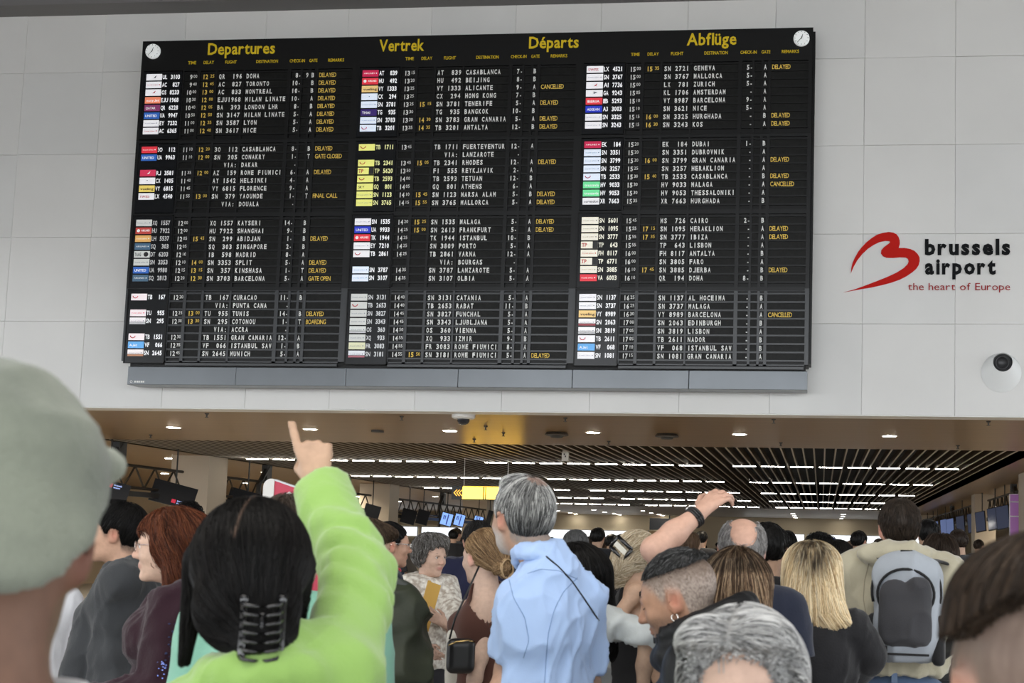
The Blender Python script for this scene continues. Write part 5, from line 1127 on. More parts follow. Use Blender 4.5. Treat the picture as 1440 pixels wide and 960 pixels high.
P.body(zones=[(at(447,655,D=2.42),.12,.005)], fine=.008)
def greenfold(v):
    S,E_,W_,_ = P.arms[1]; d = (W_-E_)/np.linalg.norm(W_-E_); u_ = (E_-S)/np.linalg.norm(E_-S); r_ = P.rt
    for (c,dd,rr) in ((E_+d*.035,d,.064),(E_-u_*.04,u_,.068),(E_-u_*.085,u_,.07),(E_+d*.10,d,.06)):
        a1 = np.cross(dd,r_); a1/=np.linalg.norm(a1); a2 = np.cross(dd,a1)
        for i in range(6):
            t0,t1 = 2.2+i*.45, 2.2+(i+1)*.45
            q = [c+(a1*math.cos(t)+a2*math.sin(t))*rr*.78+dd*.035*math.sin(t*1.0) for t in (t0,t1)]; v.cap(q[0],q[1],.011,.011,.02)
    n = 14
    for i in range(n):
        q = [P.nb+P.rt*math.cos(a)*.092+P.fw*math.sin(a)*.085+np.array([0,0,.0]) for a in (2*math.pi*i/n,2*math.pi*(i+1)/n)]; v.cap(q[0],q[1],.026,.026,.02)
P.top(cloth('lime_fleece',(.27,.45,.115),.95,130,.25,.35,var=.06), .016, loose=.008, step=.008, folds=.012, neck=None, extra=greenfold, seed=31, crease=.005, fsc=(8,8,5), name='sweatshirt', cut=lambda v: v.cap(P.hc-np.array([0,0,.10]),P.hc+np.array([0,0,.15]),.065,.12,.0,'sub'))
P.trousers(dark_tr)
def tied(p):
    tgt = np.array([.02,-.13,-.075]); d = tgt-p; d /= np.linalg.norm(d,axis=1)[:,None]+1e-6
    side = (p[:,0] < -.05)&(p[:,1]>-.03); return np.where(side[:,None], np.array([-.05,-.1,-1.0]), d+np.array([0,-.2,-.15]))
P.hair([CR(.022),('ell',(0,-.10,-.03),(.085,.05,.085)),('ell',(.03,-.125,-.085),(.05,.045,.06)),('cap',(-.088,.005,.03),(-.102,-.02,-.15),.022,.007),('cap',(.085,.02,.02),(.09,.02,-.09),.02,.006)], [(-.20,-.17),(-.06,-.16),(-.03,-.15),(.03,-.14),(.055,-.02),(.085,.07)], BLACK, 9000, .13, .0008, tied, off=(-.001,.004), step=.007, steps=10, curl=.12, ext=.05, noise=.003,
       solid=lambda l,c: np.where(((np.abs(l[:,0]+.012-.25*(l[:,1]+.06))<.002)&(l[:,2]>.09)&(l[:,1]<.0))[:,None], np.array([.12,.08,.06]), c))
clip = thing('claw_clip', 'black plastic claw clip in the hair of the woman in lime green', 'hair clip', tuple(P.hc+P.R@np.array([.025,-.158,-.055]))); clip.scale = (.8,.9,.85); clip.rotation_euler = Matrix(P.R.tolist()).to_euler()
mc = mat('clip_black',(.008,.008,.009),.14,spec=.7)
for x in (-1,1):
    b = MB(); b.path([(x*.036,-.006+.012*math.sin(t*3.1),.065-.13*t) for t in np.linspace(0,1,9)],[(.010,.006)]*9,8); fr = b.build('jaw', mc, clip, True)
    b = MB()
    for k in range(7):
        z_ = .052-.017*k; b.path([(x*.038,-.006,z_),(x*.03,-.026,z_-.002),(x*.012,-.03,z_-.004),(x*.002,-.02,z_-.006)],[.0042,.0042,.0036,.0022],6)
    b.build('teeth', mc, clip, True)
b = MB(); b.tube((0,.0,-.03),(0,.0,.03),.005,n=8); b.build('spring', mc, clip, True)
GREEN = P
# --- man in the cap, very near
P = Person('man in a grey green cap seen close from behind at the left edge', -24, 762, 1.04, rel=-12, pitch=2, skin=(.19,.095,.065), near=True, H=1.76, build=1.05)
P.body(fine=.008)
cap_m = mat('cap_canvas',(.13,.145,.12),.95,bump=(160,.5,.004),vcol=(.225,.245,.195),vscale=6,sheen=.2,spec=.2)
v = Vol(*[axis(P.hc[k]-.24,P.hc[k]+.24,.007) for k in range(3)]); W = lambda a: P.hc+P.R@np.array(a)
v.ell(W((0,-.015,.052)),(.094,.118,.108),P.R,.02); v.ell(W((0,-.04,-.01)),(.090,.09,.07),P.R,.03); v.cap(W((-.05,.10,.065)),W((.05,.10,.065)),.012,.012,.04); v.ell(W((.03,.080,.07)),(.07,.06,.03),P.R,.03)
x,y,z = v._pts((slice(None),)*3); x=x-P.hc[0]; y=y-P.hc[1]; z=z-P.hc[2]; ly=P.R[0][1]*x+P.R[1][1]*y+P.R[2][1]*z; lz=P.R[0][2]*x+P.R[1][2]*y+P.R[2][2]*z
v.f = np.maximum(v.f,(np.interp(ly,[-.13,-.08,-.03,.0,.09,.2],[-.045,-.02,.02,.035,.04,.03])-lz)).astype(np.float32); V,Q = v.mesh(); V = V+vnormals(V,Q)*((ridged(V,(14,14,22),4,2)-.4)*.009)[:,None]
ct = thing('cap', 'faded grey green cloth cap on the nearest man at left', 'cap', tuple(P.hc)); npmesh('crown',V-P.hc,Q,cap_m,ct)
b = MB(); b.lathe((0,0,0),[(.0001,.004),(.006,.003),(.009,0)],12); o = b.build('button',cap_m,ct,True); o.location = tuple(P.R@np.array([0,-.015,.16])); 
P.hair([CR(.004)], [(-.12,-.05),(-.04,-.05),(-.03,.03),(.05,.04),(.09,.07)], [(.12,.1,.09),(.2,.18,.16)], 1200,.012,.0009,crown(),off=(-.001,.002))
P.top(cloth('brown_fleece',(.04,.025,.016)), .02, folds=.006, neck=.02, name='jacket'); P.trousers(dark_tr)
b = MB(); b.path([P.nb-P.o+P.rt*math.cos(a)*.088+P.fw*(math.sin(a)*.08)+np.array([0,0,.015]) for a in np.linspace(0,2*math.pi,24)],[(.012,.02)]*24,8); b.build('white_collar', cloth('white_cotton',(.75,.76,.8)), P.root, True)
# --- right foreground man
P = Person('man with dark hair shaved at the back, out of focus at the right edge', 1466, 976, 1.07, rel=26, pitch=-2, skin=(.55,.32,.24), near=True, H=1.62)
def fade(l, col, V):
    hl = np.interp(l[:,1],[q[0] for q in SHORT],[q[1] for q in SHORT]); m_ = (1/(1+np.exp((hl-l[:,2])/.006)))[:,None]; return col*(1-.8*m_)+np.array([.11,.09,.078])*(.6+.7*vnoise(V*np.array([200,200,30])))[:,None]*.8*m_
P.body(fine=.007, paint=fade)
P.hair([CR(.016),('ell',(0,-.02,.08),(.083,.105,.06))], [(-.12,.10),(-.08,.085),(-.03,.055),(.03,.05),(.05,.05),(.085,.07)], [(.016,.011,.008),(.024,.017,.012),(.045,.03,.02)], 4500, .06, .0011, crown(-.03,.14,.3,sx=-.4), off=(-.001,.004), curl=.3, noise=.006)
P.top(cloth('taupe_shirt',(.25,.21,.18)), .018, folds=.006); P.trousers(dark_tr)
# ================================================================ THE REST OF THE QUEUE
# --- man in grey sweater
P = Person('black haired man in dark grey sweater, in profile beside the cap wearer', 162, 750, 5.0, rel=82, skin=(.55,.31,.22), build=1.0, H=1.70, nboff=(0,-.03,0))
P.arm(-1, at(132,868,D=4.95), at(98,985,D=4.85)); P.body(hair_col=(.02,.015,.012)); P.eyes()
P.top(cloth('grey_wool',(.042,.045,.049),.95,140,.4), .018, folds=.012, loose=.008, neck=.045, seed=40, name='sweater', crease=.007); P.trousers(dark_tr)
P.hair([CR(.014),('ell',(0,.03,.10),(.06,.065,.04)),('ell',(0,-.05,.0),(.07,.055,.06))], SHORT, BLACK, 3500, .05, .0012, crown(-.04,.14,.4,fw=.5), off=(-.001,.005), curl=.3)
# --- person in white behind
P = Person('person in white shirt between the cap wearer and the grey sweater', 46, 800, 6.2, rel=10, skin=(.5,.3,.22), H=1.6)
P.body(); P.top(cloth('white_cotton'), .02, folds=.012, loose=.02, seed=4); P.trousers(dark_tr); P.hair([CR(.012)], SHORT, DARK, 1500, .04, .0012, crown())
# --- red haired woman
P = Person('woman with red hair and glasses in a maroon top, in profile', 238, 770, 4.15, rel=84, yaw=-3, fem=True, skin=(.64,.40,.31), H=1.60, build=1.1, nboff=(0,-.03,0))
P.arm(-1, P.shoulder(-1)+np.array([0,0,-.28])-P.rt*.05+P.fw*.03, P.shoulder(-1)+np.array([0,0,-.33])+P.fw*.24); P.body(); P.eyes()
m_mar = cloth('maroon_knit',(.022,.006,.012),.9,110,.3)
def puff(v):
    S,E_,_,_ = P.arms[-1]; v.ell(S*.75+E_*.25,(.075,.075,.09),None,.03); v.ell(S*.35+E_*.65,(.068,.068,.09),None,.03)
P.top(m_mar, .02, folds=.014, loose=.01, neck=.02, extra=puff, seed=51, name='blouse', fsc=(14,14,4), crease=.008); P.trousers(dark_tr)
S = P.arms[-1][0]*.25+P.arms[-1][1]*.75; vd = S-np.array([0,0,CAMZ]); vd /= np.linalg.norm(vd)
b = MB(); rs = np.random.RandomState(3)
for k in range(26):
    q = S-vd*.088+np.array([rs.normal(0,.014),rs.normal(0,.01),rs.normal(0,.015)])-P.o; b.lathe(tuple(q),[(.0001,-.003),(.004,0),(.0001,.003)],6)
b.build('sequin_flower', mat('sequin_blue',(.25,.33,.8),.2,metal=.7), P.root, True)
b = MB()
for k in range(30):
    q = P.arms[-1][0]*(1-(.15+.6*k/30))+P.arms[-1][1]*(.15+.6*k/30)-vd*(.085+.004*math.sin(k)); q = q+np.array([rs.normal(0,.012),rs.normal(0,.008),rs.normal(0,.012)])-P.o; b.lathe(tuple(q),[(.0001,-.003),(.005,0),(.0001,.003)],6)
b.build('embroidery', cloth('navy_thread',(.02,.03,.09)), P.root, True)
RED = [(.10,.028,.012),(.065,.018,.008),(.15,.05,.022),(.035,.011,.006)]
P.hair([CR(.022),('cap',(-.07,-.035,.03),(-.075,-.04,-.15),.045,.035,.04),('cap',(.07,-.035,.03),(.075,-.04,-.15),.045,.035,.04),('cap',(-.03,-.085,.03),(-.03,-.10,-.15),.07,.045,.04),('cap',(.03,-.085,.03),(.03,-.10,-.15),.07,.045,.04)], None, RED, 5200, .17, .0013,
       lambda p: np.stack([p[:,0]*1.5*(p[:,2]>-.05),-.35+0*p[:,0],-np.ones(len(p))],1), off=(-.001,.007), step=.007, front=lambda x,y,z: y-np.where(z>.055,.10,np.where(z>-.02,.045,.03)), ext=.06, curl=.35, noise=.008, seed=52, accept=lambda q: q[:,2]>-.1, steps=10)
def glasses(P, m_, r=.0014, lens=.021):
    b = MB(); g = lambda x,y,z: P.hc+P.R@(np.array([x,y,z])*P.hs)-P.o
    for x in (-1,1):
        b.path([g(x*.032+lens*math.cos(a),.104-.25*abs(lens*math.cos(a)+.032-.032)*(1 if x*math.cos(a)>0 else 0)*.6,.002+lens*.85*math.sin(a)) for a in np.linspace(0,2*math.pi,18)],r,6)
        b.path([g(x*.053,.098,.008),g(x*.073,.06,.010),g(x*.081,-.002,.012),g(x*.082,-.022,-.004)],r,6)
    b.path([g(-.011,.107,.004),g(0,.111,.007),g(.011,.107,.004)],r,6); return b.build('glasses', m_, P.root, True)
glasses(P, mat('glasses_metal',(.55,.45,.42),.25,metal=.8), .0016)
strap = thing('shoulder_bag', 'grey zigzag patterned bag strap on the back of the woman in maroon', 'bag', tuple(P.o))
b = MB(); q0 = P.nb-P.fw*.13-P.rt*.10+np.array([0,0,-.02]); b.path([P.nb+P.rt*.0-P.o+np.array([0,0,.02])-P.fw*.07, q0-P.o+np.array([0,0,-.05])-P.fw*.01, P.nb-P.fw*.165-P.rt*.02-P.o+np.array([0,0,-.25]), P.nb-P.fw*.16+P.rt*.05-P.o+np.array([0,0,-.45])],[(.024,.004)]*4,8)
b.build('strap', mat('zigzag_grey',(.35,.35,.36),.8,vcol=(.62,.62,.63),vscale=60), strap, True)
v = Vol(*[axis(-.22,.22,.012)]*3); v.box((0,0,0),(.15,.06,.13),.04); V,Q = v.mesh(); npmesh('bag_body',V@rotm(P.h).T+(P.nb-P.fw*.16+P.rt*.06-P.o+np.array([0,0,-.55])),Q,g3,strap)
# --- curly dark head behind her
P = Person('person with dark curly hair half hidden behind the red haired woman', 265, 733, 8.5, rel=-15, skin=(.3,.17,.11), H=1.72)
P.body(step=.02,fine=.012); P.top(cloth('dark_coat',(.03,.03,.03)),.02,folds=0,step=.02); P.trousers(dark_tr); P.hair([CR(.024)],None,BLACK,900,.03,.002,crown(),curl=1.5,off=(0,.01),step=.01,front=lambda x,y,z:np.maximum(y-.08,-z-.06))
# --- woman in teal in front of the pointing woman
P = Person('brown haired person in a mint green jumper, mostly hidden by the pointing woman', 412, 772, 3.1, rel=-14, fem=True, skin=(.52,.31,.23), H=1.62, build=1.15, sh=.185)
P.body(); P.top(cloth('mint_knit',(.20,.42,.32),.95,60,.6), .022, folds=.008, loose=.012, neck=.03, seed=61, name='jumper'); P.trousers(dark_tr)
P.hair([CR(.020),('ell',(0,-.06,-.02),(.075,.06,.07)),('ell',(.03,.0,.1),(.05,.07,.035))], [(-.12,-.09),(-.02,-.08),(.03,-.03),(.05,.03),(.085,.07)], [(.06,.045,.035),(.09,.07,.055),(.035,.025,.02)], 3500, .06, .0012, crown(-.03,.14,.3,sx=.3), curl=.6, off=(-.001,.008), noise=.006)
# --- bearded man, green duffel pack
P = Person('bearded brown haired man looking down, behind the large green travel pack', 518, 769, 5.7, rel=-78, pitch=-22, skin=(.52,.30,.22), H=1.74, nboff=(0,-.04,0))
P.body(paint=lambda l,c,V: beard(l,c,V,.8,(.06,.04,.03)), hair_col=(.05,.035,.025)); P.eyes()
P.top(cloth('olive_jacket',(.06,.065,.055)),.022,folds=.01,loose=.012,neck=.04,seed=7,name='jacket'); P.trousers(dark_tr)
P.hair([CR(.010),('ell',(0,.05,.10),(.05,.055,.03))], SHORT, [(.07,.045,.03),(.11,.075,.05),(.04,.028,.02)], 2500, .055, .0013, crown(-.04,.14,.2,fw=.6), curl=.7, off=(-.001,.008), noise=.006)
gp = thing('travel_pack', 'big dark green travel backpack hanging beside the lime sleeve', 'backpack', tuple(at(554,964,D=4.6)), math.radians(12))
m_gp = mat('green_nylon',(.030,.036,.021),.6,bump=(60,.35,.006),var=.2,vscale=6,spec=.35)
V,Q = bpvol([('box',(0,0,.16),(.115,.12,.21),.09,.02),('ell',(.01,-.03,.05),(.135,.14,.12),.05),('ell',(-.02,-.02,.30),(.10,.10,.09),.05)],.010,'body',m_gp,.04,fs=(7,7,13)); npmesh('body',V,Q,m_gp,gp)
b = MB(); b.path([(-.09,-.06,.36),(-.03,-.095,.385),(.05,-.085,.34),(.09,-.06,.27)],.006,6); b.build('zip', g3, gp, True)
V,Q = bpvol([('box',(0,-.05,-.04),(.115,.09,.03),.02,.01)],.010,'b',m_gp); npmesh('base_panel',V,Q,mat('grey_nylon',(.05,.055,.05),.6),gp)
b = MB(); b.path([(-.08,.1,.33),(-.10,.17,.40),(-.10,.24,.36),(-.10,.26,.2),(-.1,.2,.05)],[(.03,.006)]*5,8); b.build('shoulder_strap', g3, gp, True)
b = MB(); b.path([(-.13,.0,.37),(-.08,-.04,.405),(0,-.05,.40),(.06,-.04,.37)],[(.035,.02)]*4,8); b.build('lid_flap', mat('grey_nylon'), gp, True)
# --- man with glasses
P = Person('man with short dark hair, glasses and a navy polo with red collar', 549, 767, 6.5, rel=-80, skin=(.50,.27,.19), H=1.70, build=1.05)
P.body(hair_col=(.03,.025,.02)); P.eyes(); P.top(cloth('navy_polo'),.018,sleeve=.4,folds=.008,neck=.045,seed=8,name='polo'); P.trousers(dark_tr); glasses(P, mat('silver'), .002)
P.hair([CR(.010)], SHORT, BLACK, 1800, .03, .0014, crown(-.05,.13,.3,fw=.3), off=(-.001,.003))
b = MB(); b.path([P.nb-P.o+P.rt*math.cos(a)*.085+P.fw*math.sin(a)*.08+np.array([0,0,.035-.03*math.sin(a)]) for a in np.linspace(0,2*math.pi,20)],[(.012,.022)]*20,8); b.build('collar', cloth('red_cotton',(.42,.012,.03)), P.root, True)
b = MB(); b.path([P.nb-P.o+P.rt*math.cos(a)*.094+P.fw*math.sin(a)*.089+np.array([0,0,.025-.03*math.sin(a)]) for a in np.linspace(0,2*math.pi,20)],[(.006,.005)]*20,6); b.build('collar_stripe', cloth('white_cotton'), P.root, True)
# --- woman with curly grey hair and folder
P = Person('woman with short curly grey brown hair in a floral blouse, holding a folder', 606, 783, 7.35, rel=-138, pitch=-3, fem=True, skin=(.60,.37,.29), H=1.64)
fd = at(614,845,D=6.92)
wr = at(618,862,D=6.9); P.arm(-1, at(643,888,D=7.05), at(628,880,D=6.86), dict(d=at(606,864,D=6.83)-at(628,880,D=6.86), n=np.array([0,-1,.2]), side=1, curl=(.3,.35,.35,.4), thumb=.3)); P.arm(1, at(574,868,D=7.25), at(602,908,D=7.0))
P.body(zones=[(at(612,870,D=6.86),.1,.0065)], fine=.0055); P.eyes()
fl = mat('floral_cotton',(.80,.77,.70),.85,vcol=(.42,.36,.30),vscale=34,bump=(200,.2,.003))
P.top(fl,.02,sleeve=.42,folds=.008,loose=.016,neck=.03,seed=9,name='blouse',crease=.008); P.trousers(dark_tr)
P.hair([CR(.024),('ell',(.04,.03,.10),(.05,.05,.04)),('ell',(-.04,.03,.10),(.05,.05,.04))],[(-.12,-.08),(-.03,-.07),(.0,-.045),(.03,-.02),(.055,.045),(.085,.07)],[(.10,.09,.08),(.19,.18,.165),(.05,.045,.04),(.30,.29,.28)],3500,.05,.0014,crown(-.02,.14,.3),curl=1.3,off=(-.001,.012),noise=.012,seed=14)
ff = thing('folder','mustard yellow paper folder held by the curly haired woman','folder',tuple(at(602,851,D=6.93)),P.h+.15); ff.rotation_euler = (0,.28,P.h+math.pi-.1)
b = MB(); b.box(-.045,.05,-.003,.003,-.145,.135); b.box(-.046,-.03,-.006,.004,-.15,.14); b.build('cover', mat('mustard_card',(.62,.36,.06),.6), ff)
b = MB(); b.box(-.042,.047,.0031,.006,-.14,.128); b.build('papers', cloth('white_cotton'), ff)
b = MB(); b.path([P.nb-P.o+P.rt*.10+P.fw*.02+np.array([0,0,-.0]),P.nb-P.o+P.rt*.115+P.fw*.09+np.array([0,0,-.06]),P.nb-P.o+P.rt*.12+P.fw*.12+np.array([0,0,-.16])],[(.016,.004)]*3,6)
b.build('leather_strap', mat('brown_leather',(.12,.045,.02),.5), P.root, True)
# --- navy man
P = Person('dark haired man in a navy blue shirt seen from behind', 671, 762, 8.1, rel=14, build=1.15, skin=(.42,.25,.18), sh=.19, hs=1.1)
P.body(hair_col=(.03,.028,.025)); P.top(cloth('navy_shirt',(.016,.018,.05)),.016,folds=.01,loose=.01,neck=.05,seed=10,crease=.01); P.trousers(dark_tr)
P.hair([CR(.014),('ell',(0,-.055,.0),(.068,.05,.05))], SHORT, [(.02,.018,.018),(.05,.048,.046),(.012,.011,.011)], 2600, .045, .0013, crown(-.04,.14,.35), off=(-.001,.005), curl=.3)
# --- woman with bun
P = Person('young woman with blonde brown bun and brown halter top', 680, 784, 5.3, rel=42, fem=True, skin=(.62,.40,.32), H=1.58, build=.92)
P.arm(-1, at(676,925,D=5.12), at(657,990,D=5.0), shoulder=at(688,850,D=5.22)); P.arm(1, at(655,895,D=5.6), at(656,850,D=5.35), dict(d=at(668,842,D=5.3)-at(656,850,D=5.35), n=np.array([-.6,-.6,.2]), side=1, curl=(.7,.8,.8,.9), thumb=.5))
P.body(zones=[(at(660,846,D=5.33),.09,.007)]); P.eyes()
P.top(cloth('brown_rib',(.085,.035,.025)), .008, sleeve=0, folds=.001, step=.0065, neck=.035, seed=11, name='halter_top', cut=lambda v: [v.cap(P.arms[s_][0]+P.rt*s_*.02+np.array([0,0,.06]), P.arms[s_][0]+P.rt*s_*.025+np.array([0,0,-.11]), .082,.055,.0,'sub') for s_ in (-1,1)]); P.trousers(cloth('beige_trousers',(.5,.45,.38)))
BN = [(.20,.12,.06),(.30,.19,.10),(.42,.29,.16),(.11,.065,.035)]
P.hair([CR(.010),('ell',(.0,-.122,-.045),(.044,.036,.044)),('ell',(0,-.08,-.005),(.065,.045,.05))],[(-.2,-.075),(-.05,-.07),(-.02,-.05),(-.01,.012),(.012,.018),(.03,.02),(.045,.04),(.062,.05),(.085,.07)],BN,4200,.09,.0011,lambda p:(np.array([0,-.13,-.045])-p)/(np.linalg.norm(np.array([0,-.13,-.045])-p,axis=1)[:,None]+.01),off=(-.001,.003),curl=.15,step=.006)
b = MB()
for k in range(26):
    a = rs.rand()*6.28; t = rs.rand()*3; q = [P.hc-P.o+P.R@np.array([.036*math.cos(a+u)*(1-.1*t), -.132-.016*math.sin(t+u)-.01, -.045+.042*math.sin(a+u)]) for u in np.linspace(0,2.2,7)]; b.path(q,.0032,5)
b.build('bun_twists', mat('bun_gold',(.40,.27,.14),.4), P.root, True)
for x in (1,): b = MB(); b.path([P.arms[-1][0]-P.o+np.array([0,0,.055])-P.rt*-.04+P.fw*y for y in (-.07,0,.07)],.004,5); b.build('bra_strap', cloth('skin_strap',(.6,.4,.33)), P.root, True)
tb = thing('tote_bag','cream canvas tote bag beside the woman with the bun','bag',tuple(at(640,1003,D=5.2)),.3)
V,Q = bpvol([('box',(0,0,.18),(.045,.06,.19),.03,.01)],.01,'b',None,.012); npmesh('bag_body',V,Q,cloth('cream_canvas',(.62,.6,.53),.95,90,.5),tb)
b = MB(); b.path([(0,-.04,.34),(.01,-.035,.40),(.02,.0,.44),(.01,.035,.40),(0,.04,.34)],[(.014,.003)]*5,6); b.build('handle', cloth('cream_canvas'), tb, True)
hb = thing('handbag','small black leather handbag with gold zip under the arm of the bun woman','bag',tuple(at(648,922,D=5.02)),.25)
V,Q = bpvol([('box',(0,0,.0),(.06,.03,.075),.03,.01)],.008,'b',None,.003); npmesh('bag_body',V,Q,mat('black_leather',(.01,.01,.011),.35),hb)
b = MB(); b.path([(-.052,-.02,.045),(-.02,-.033,.062),(.03,-.03,.068),(.055,-.01,.06)],.0035,6); b.build('gold_zip', mat('gold',(.7,.5,.22),.25,metal=1), hb, True)
b = MB(); b.path([(-.05,0,.07),(-.03,.0,.16),(.02,.03,.28),(.06,.06,.38)],.0045,6); b.build('strap', mat('black_leather'), hb, True)
# --- black haired woman, white sleeve
P = Person('woman with long black hair in a white shirt with rolled sleeve, behind the blue shirt', 808, 817, 4.25, rel=30, fem=True, skin=(.34,.21,.15), H=1.575, nboff=(-.02,-.02,0), build=.78)
P.arm(1, at(909,896,D=4.15), at(903,985,D=4.05), shoulder=at(850,872,D=4.2)); P.body()
P.top(cloth('white_shirt',(.62,.66,.66)),.012,sleeve=.53,folds=.014,crease=.012,loose=.001,neck=.03,seed=13,name='shirt',fsc=(12,12,9)); P.trousers(dark_tr)
P.hair([CR(.020),('cap',(-.03,-.06,.03),(-.02,-.09,-.24),.075,.06,.04),('cap',(.04,-.06,.03),(.07,-.09,-.24),.07,.055,.04),('cap',(.06,-.02,.0),(.095,-.04,-.2),.05,.04,.03)],None,BLACK,4000,.26,.0012,lambda p: np.stack([p[:,0]*3+.25,(p[:,1]+.03)*2*(p[:,2]>.08),-np.ones(len(p))],1),off=(-.001,.003),step=.008,front=lambda x,y,z: y-np.where(z>.05,.09,.03),steps=12,ext=.12,accept=lambda q:q[:,2]>-.1)
# --- grey haired short man far
P = Person('man with cropped grey hair showing above the long black hair', 811, 771, 8.0, rel=-32, skin=(.48,.30,.22), H=1.68)
P.body(step=.016,fine=.008,hair_col=(.10,.10,.10)); P.top(cloth('dark_coat'),.02,folds=.005,step=.016); P.trousers(dark_tr); P.hair([CR(.006)],SHORT,[(.09,.09,.09),(.15,.15,.15),(.05,.05,.05)],1500,.014,.0013,crown(),off=(-.001,.003))
# --- blonde with hair clip
P = Person('woman with wavy blonde hair, big black hair clip and black tank top', 899, 787, 5.7, rel=-48, yaw=-6, fem=True, skin=(.52,.31,.22), H=1.58)
P.arm(-1, at(868,868,D=5.5), at(905,888,D=5.3), shoulder=at(895,832,D=5.55)); P.body(); P.eyes()
P.top(cloth('black_tank',(.008,.008,.009)),.008,sleeve=0,folds=.002,step=.0065,neck=.0,name='tank_top',cut=lambda v: [v.cap(P.arms[s_][0]+P.rt*s_*.03+np.array([0,0,.08]), P.arms[s_][0]+P.rt*s_*.025+np.array([0,0,-.10]), .075,.06,.0,'sub') for s_ in (-1,1)]); P.trousers(dark_tr)
P.hair([CR(.018),('ell',(0,-.10,-.01),(.07,.045,.075)),('cap',(-.02,-.09,-.05),(-.03,-.09,-.13),.05,.03,.03)],[(-.2,-.16),(-.05,-.12),(-.02,-.05),(-.01,.012),(.012,.018),(.03,.01),(.06,.045),(.085,.07)],[(.45,.36,.24),(.60,.50,.36),(.30,.23,.14),(.68,.6,.46)],4200,.10,.0014,lambda p:np.stack([0*p[:,0],-1+0*p[:,0],-.5-2*np.clip(-p[:,1]-.05,0,.1)],1),curl=.7,off=(-.001,.007),noise=.008,seed=18)
c2 = thing('hair_clip','large black hair clip in wavy blonde hair','hair clip',tuple(P.hc+P.R@np.array([.035,-.135,.055]))); c2.rotation_euler = Matrix((P.R@rotm(.5,0,.7)).tolist()).to_euler(); c2.scale = (1.05,1.05,1.05)
b = MB()
for q in (((-.045,0,-.03),(.045,0,-.03)),((.045,0,-.03),(.045,0,.03)),((.045,0,.03),(-.045,0,.03)),((-.045,0,.03),(-.045,0,-.03))): b.tube(q[0],q[1],.009,n=8)
b.build('frame', mc, c2, True); b = MB(); b.box(-.035,.035,-.006,.004,-.012,.012); b.build('bar', mat('pearl',(.6,.58,.5),.2), c2)
b = MB()
for k in range(5): b.path([(-.036+.018*k,0,-.03),(-.036+.018*k,.02,-.05),(-.036+.018*k,.045,-.045)],.004,5)
b.build('teeth', mc, c2, True)
# --- dark bob woman behind the blonde, and the heads beside
P = Person('woman with a smooth black bob between the blonde woman and the beige sweatshirt', 1177, 797, 6.0, rel=0, fem=True, skin=(.5,.3,.22), H=1.53)
P.body(step=.014); P.top(cloth('black_shirt'),.015,folds=.004,step=.014,neck=.03); P.trousers(dark_tr)
P.hair([CR(.018),('cap',(0,-.05,0),(0,-.055,-.07),.085,.07,.04)],None,BLACK,2600,.16,.0013,lambda p:np.stack([p[:,0]*2,0*p[:,0],-1+0*p[:,0]],1),off=(-.001,.002),step=.008,front=lambda x,y,z:np.maximum(y-np.where(z>.05,.09,.03),-z-.11))
P = Person('person with curly black hair and bright blue hair tie behind the blonde woman', 1152, 779, 8.2, rel=-10, skin=(.25,.14,.1), H=1.66)
P.body(step=.02,fine=.01); P.top(cloth('dark_coat'),.02,folds=0,step=.02); P.trousers(dark_tr); P.hair([CR(.03),('ell',(.05,.0,.09),(.06,.06,.04))],None,BLACK,1200,.03,.002,crown(),curl=1.5,off=(0,.01),step=.01,front=lambda x,y,z:np.maximum(y-.08,-z-.05))
b = MB(); b.path([P.hc-P.o+P.R@np.array([.098,.02*math.cos(a),.085+.022*math.sin(a)]) for a in np.linspace(0,6.28,12)],.009,6); b.build('hair_tie', cloth('bright_blue',(.02,.08,.7)), P.root, True)
P = Person('person with tousled dark brown hair between the sweatshirt shoulder and the blurred head', 1322, 784, 7.0, rel=5, fem=True, skin=(.5,.3,.22), H=1.56)
P.body(step=.016,fine=.01); P.top(cloth('dark_coat'),.02,folds=0,step=.016); P.trousers(dark_tr); P.hair([CR(.026),('cap',(0,-.05,0),(0,-.06,-.12),.09,.07,.04)],None,DARK,2500,.12,.0016,crown(-.03,.14,.8),curl=.6,off=(0,.008),step=.01,front=lambda x,y,z:np.maximum(y-.07,-z-.14),noise=.01)
# --- red and white sign behind the mint jumper
Ys = 8.0; a0 = at(372,700,Y=Ys); a1 = at(387,700,Y=Ys); a2 = at(432,700,Y=Ys); ztop = at(380,673,Y=Ys)[2]; zr1 = at(388,676,Y=Ys)[2]; zr2 = at(432,693,Y=Ys)[2]
sg = thing('totem_sign','red sign with white rounded edge and white crown emblem behind the pointing woman','sign',(a0[0],Ys,0))
w1 = a1[0]-a0[0]; w2 = a2[0]+.12-a0[0]; r_ = w1*.75
def slab(name, pts, m_, y0, y1, par): return extr(name, pts, m_, par, y0, y1)
slab('white_edge',[(0,.02),(w1,.02),(w1,ztop-.004)]+[(r_-r_*math.cos(a)*1.0, ztop-r_+r_*math.sin(a)) for a in np.linspace(math.pi/2,0,8)], mat('sign_white',(.68,.66,.62),.35), -.03, .03, sg)
slab('red_panel',[(w1,.02),(w2,.02),(w2,zr2-(zr1-zr2)*.35),(w1,zr1)], mat('sign_red',(.50,.02,.06),.4), -.02, .02, sg)
slab('silver_edge',[(w1,zr1),(w2,zr2-(zr1-zr2)*.35),(w2,zr2-(zr1-zr2)*.35+.012),(w1,zr1+.012)], mat('silver_trim',(.6,.6,.62),.3), -.024, .024, sg)
ce = at(409,698,Y=Ys); ce = (ce[0]-a0[0], ce[2]); b = MB(); k_ = .024
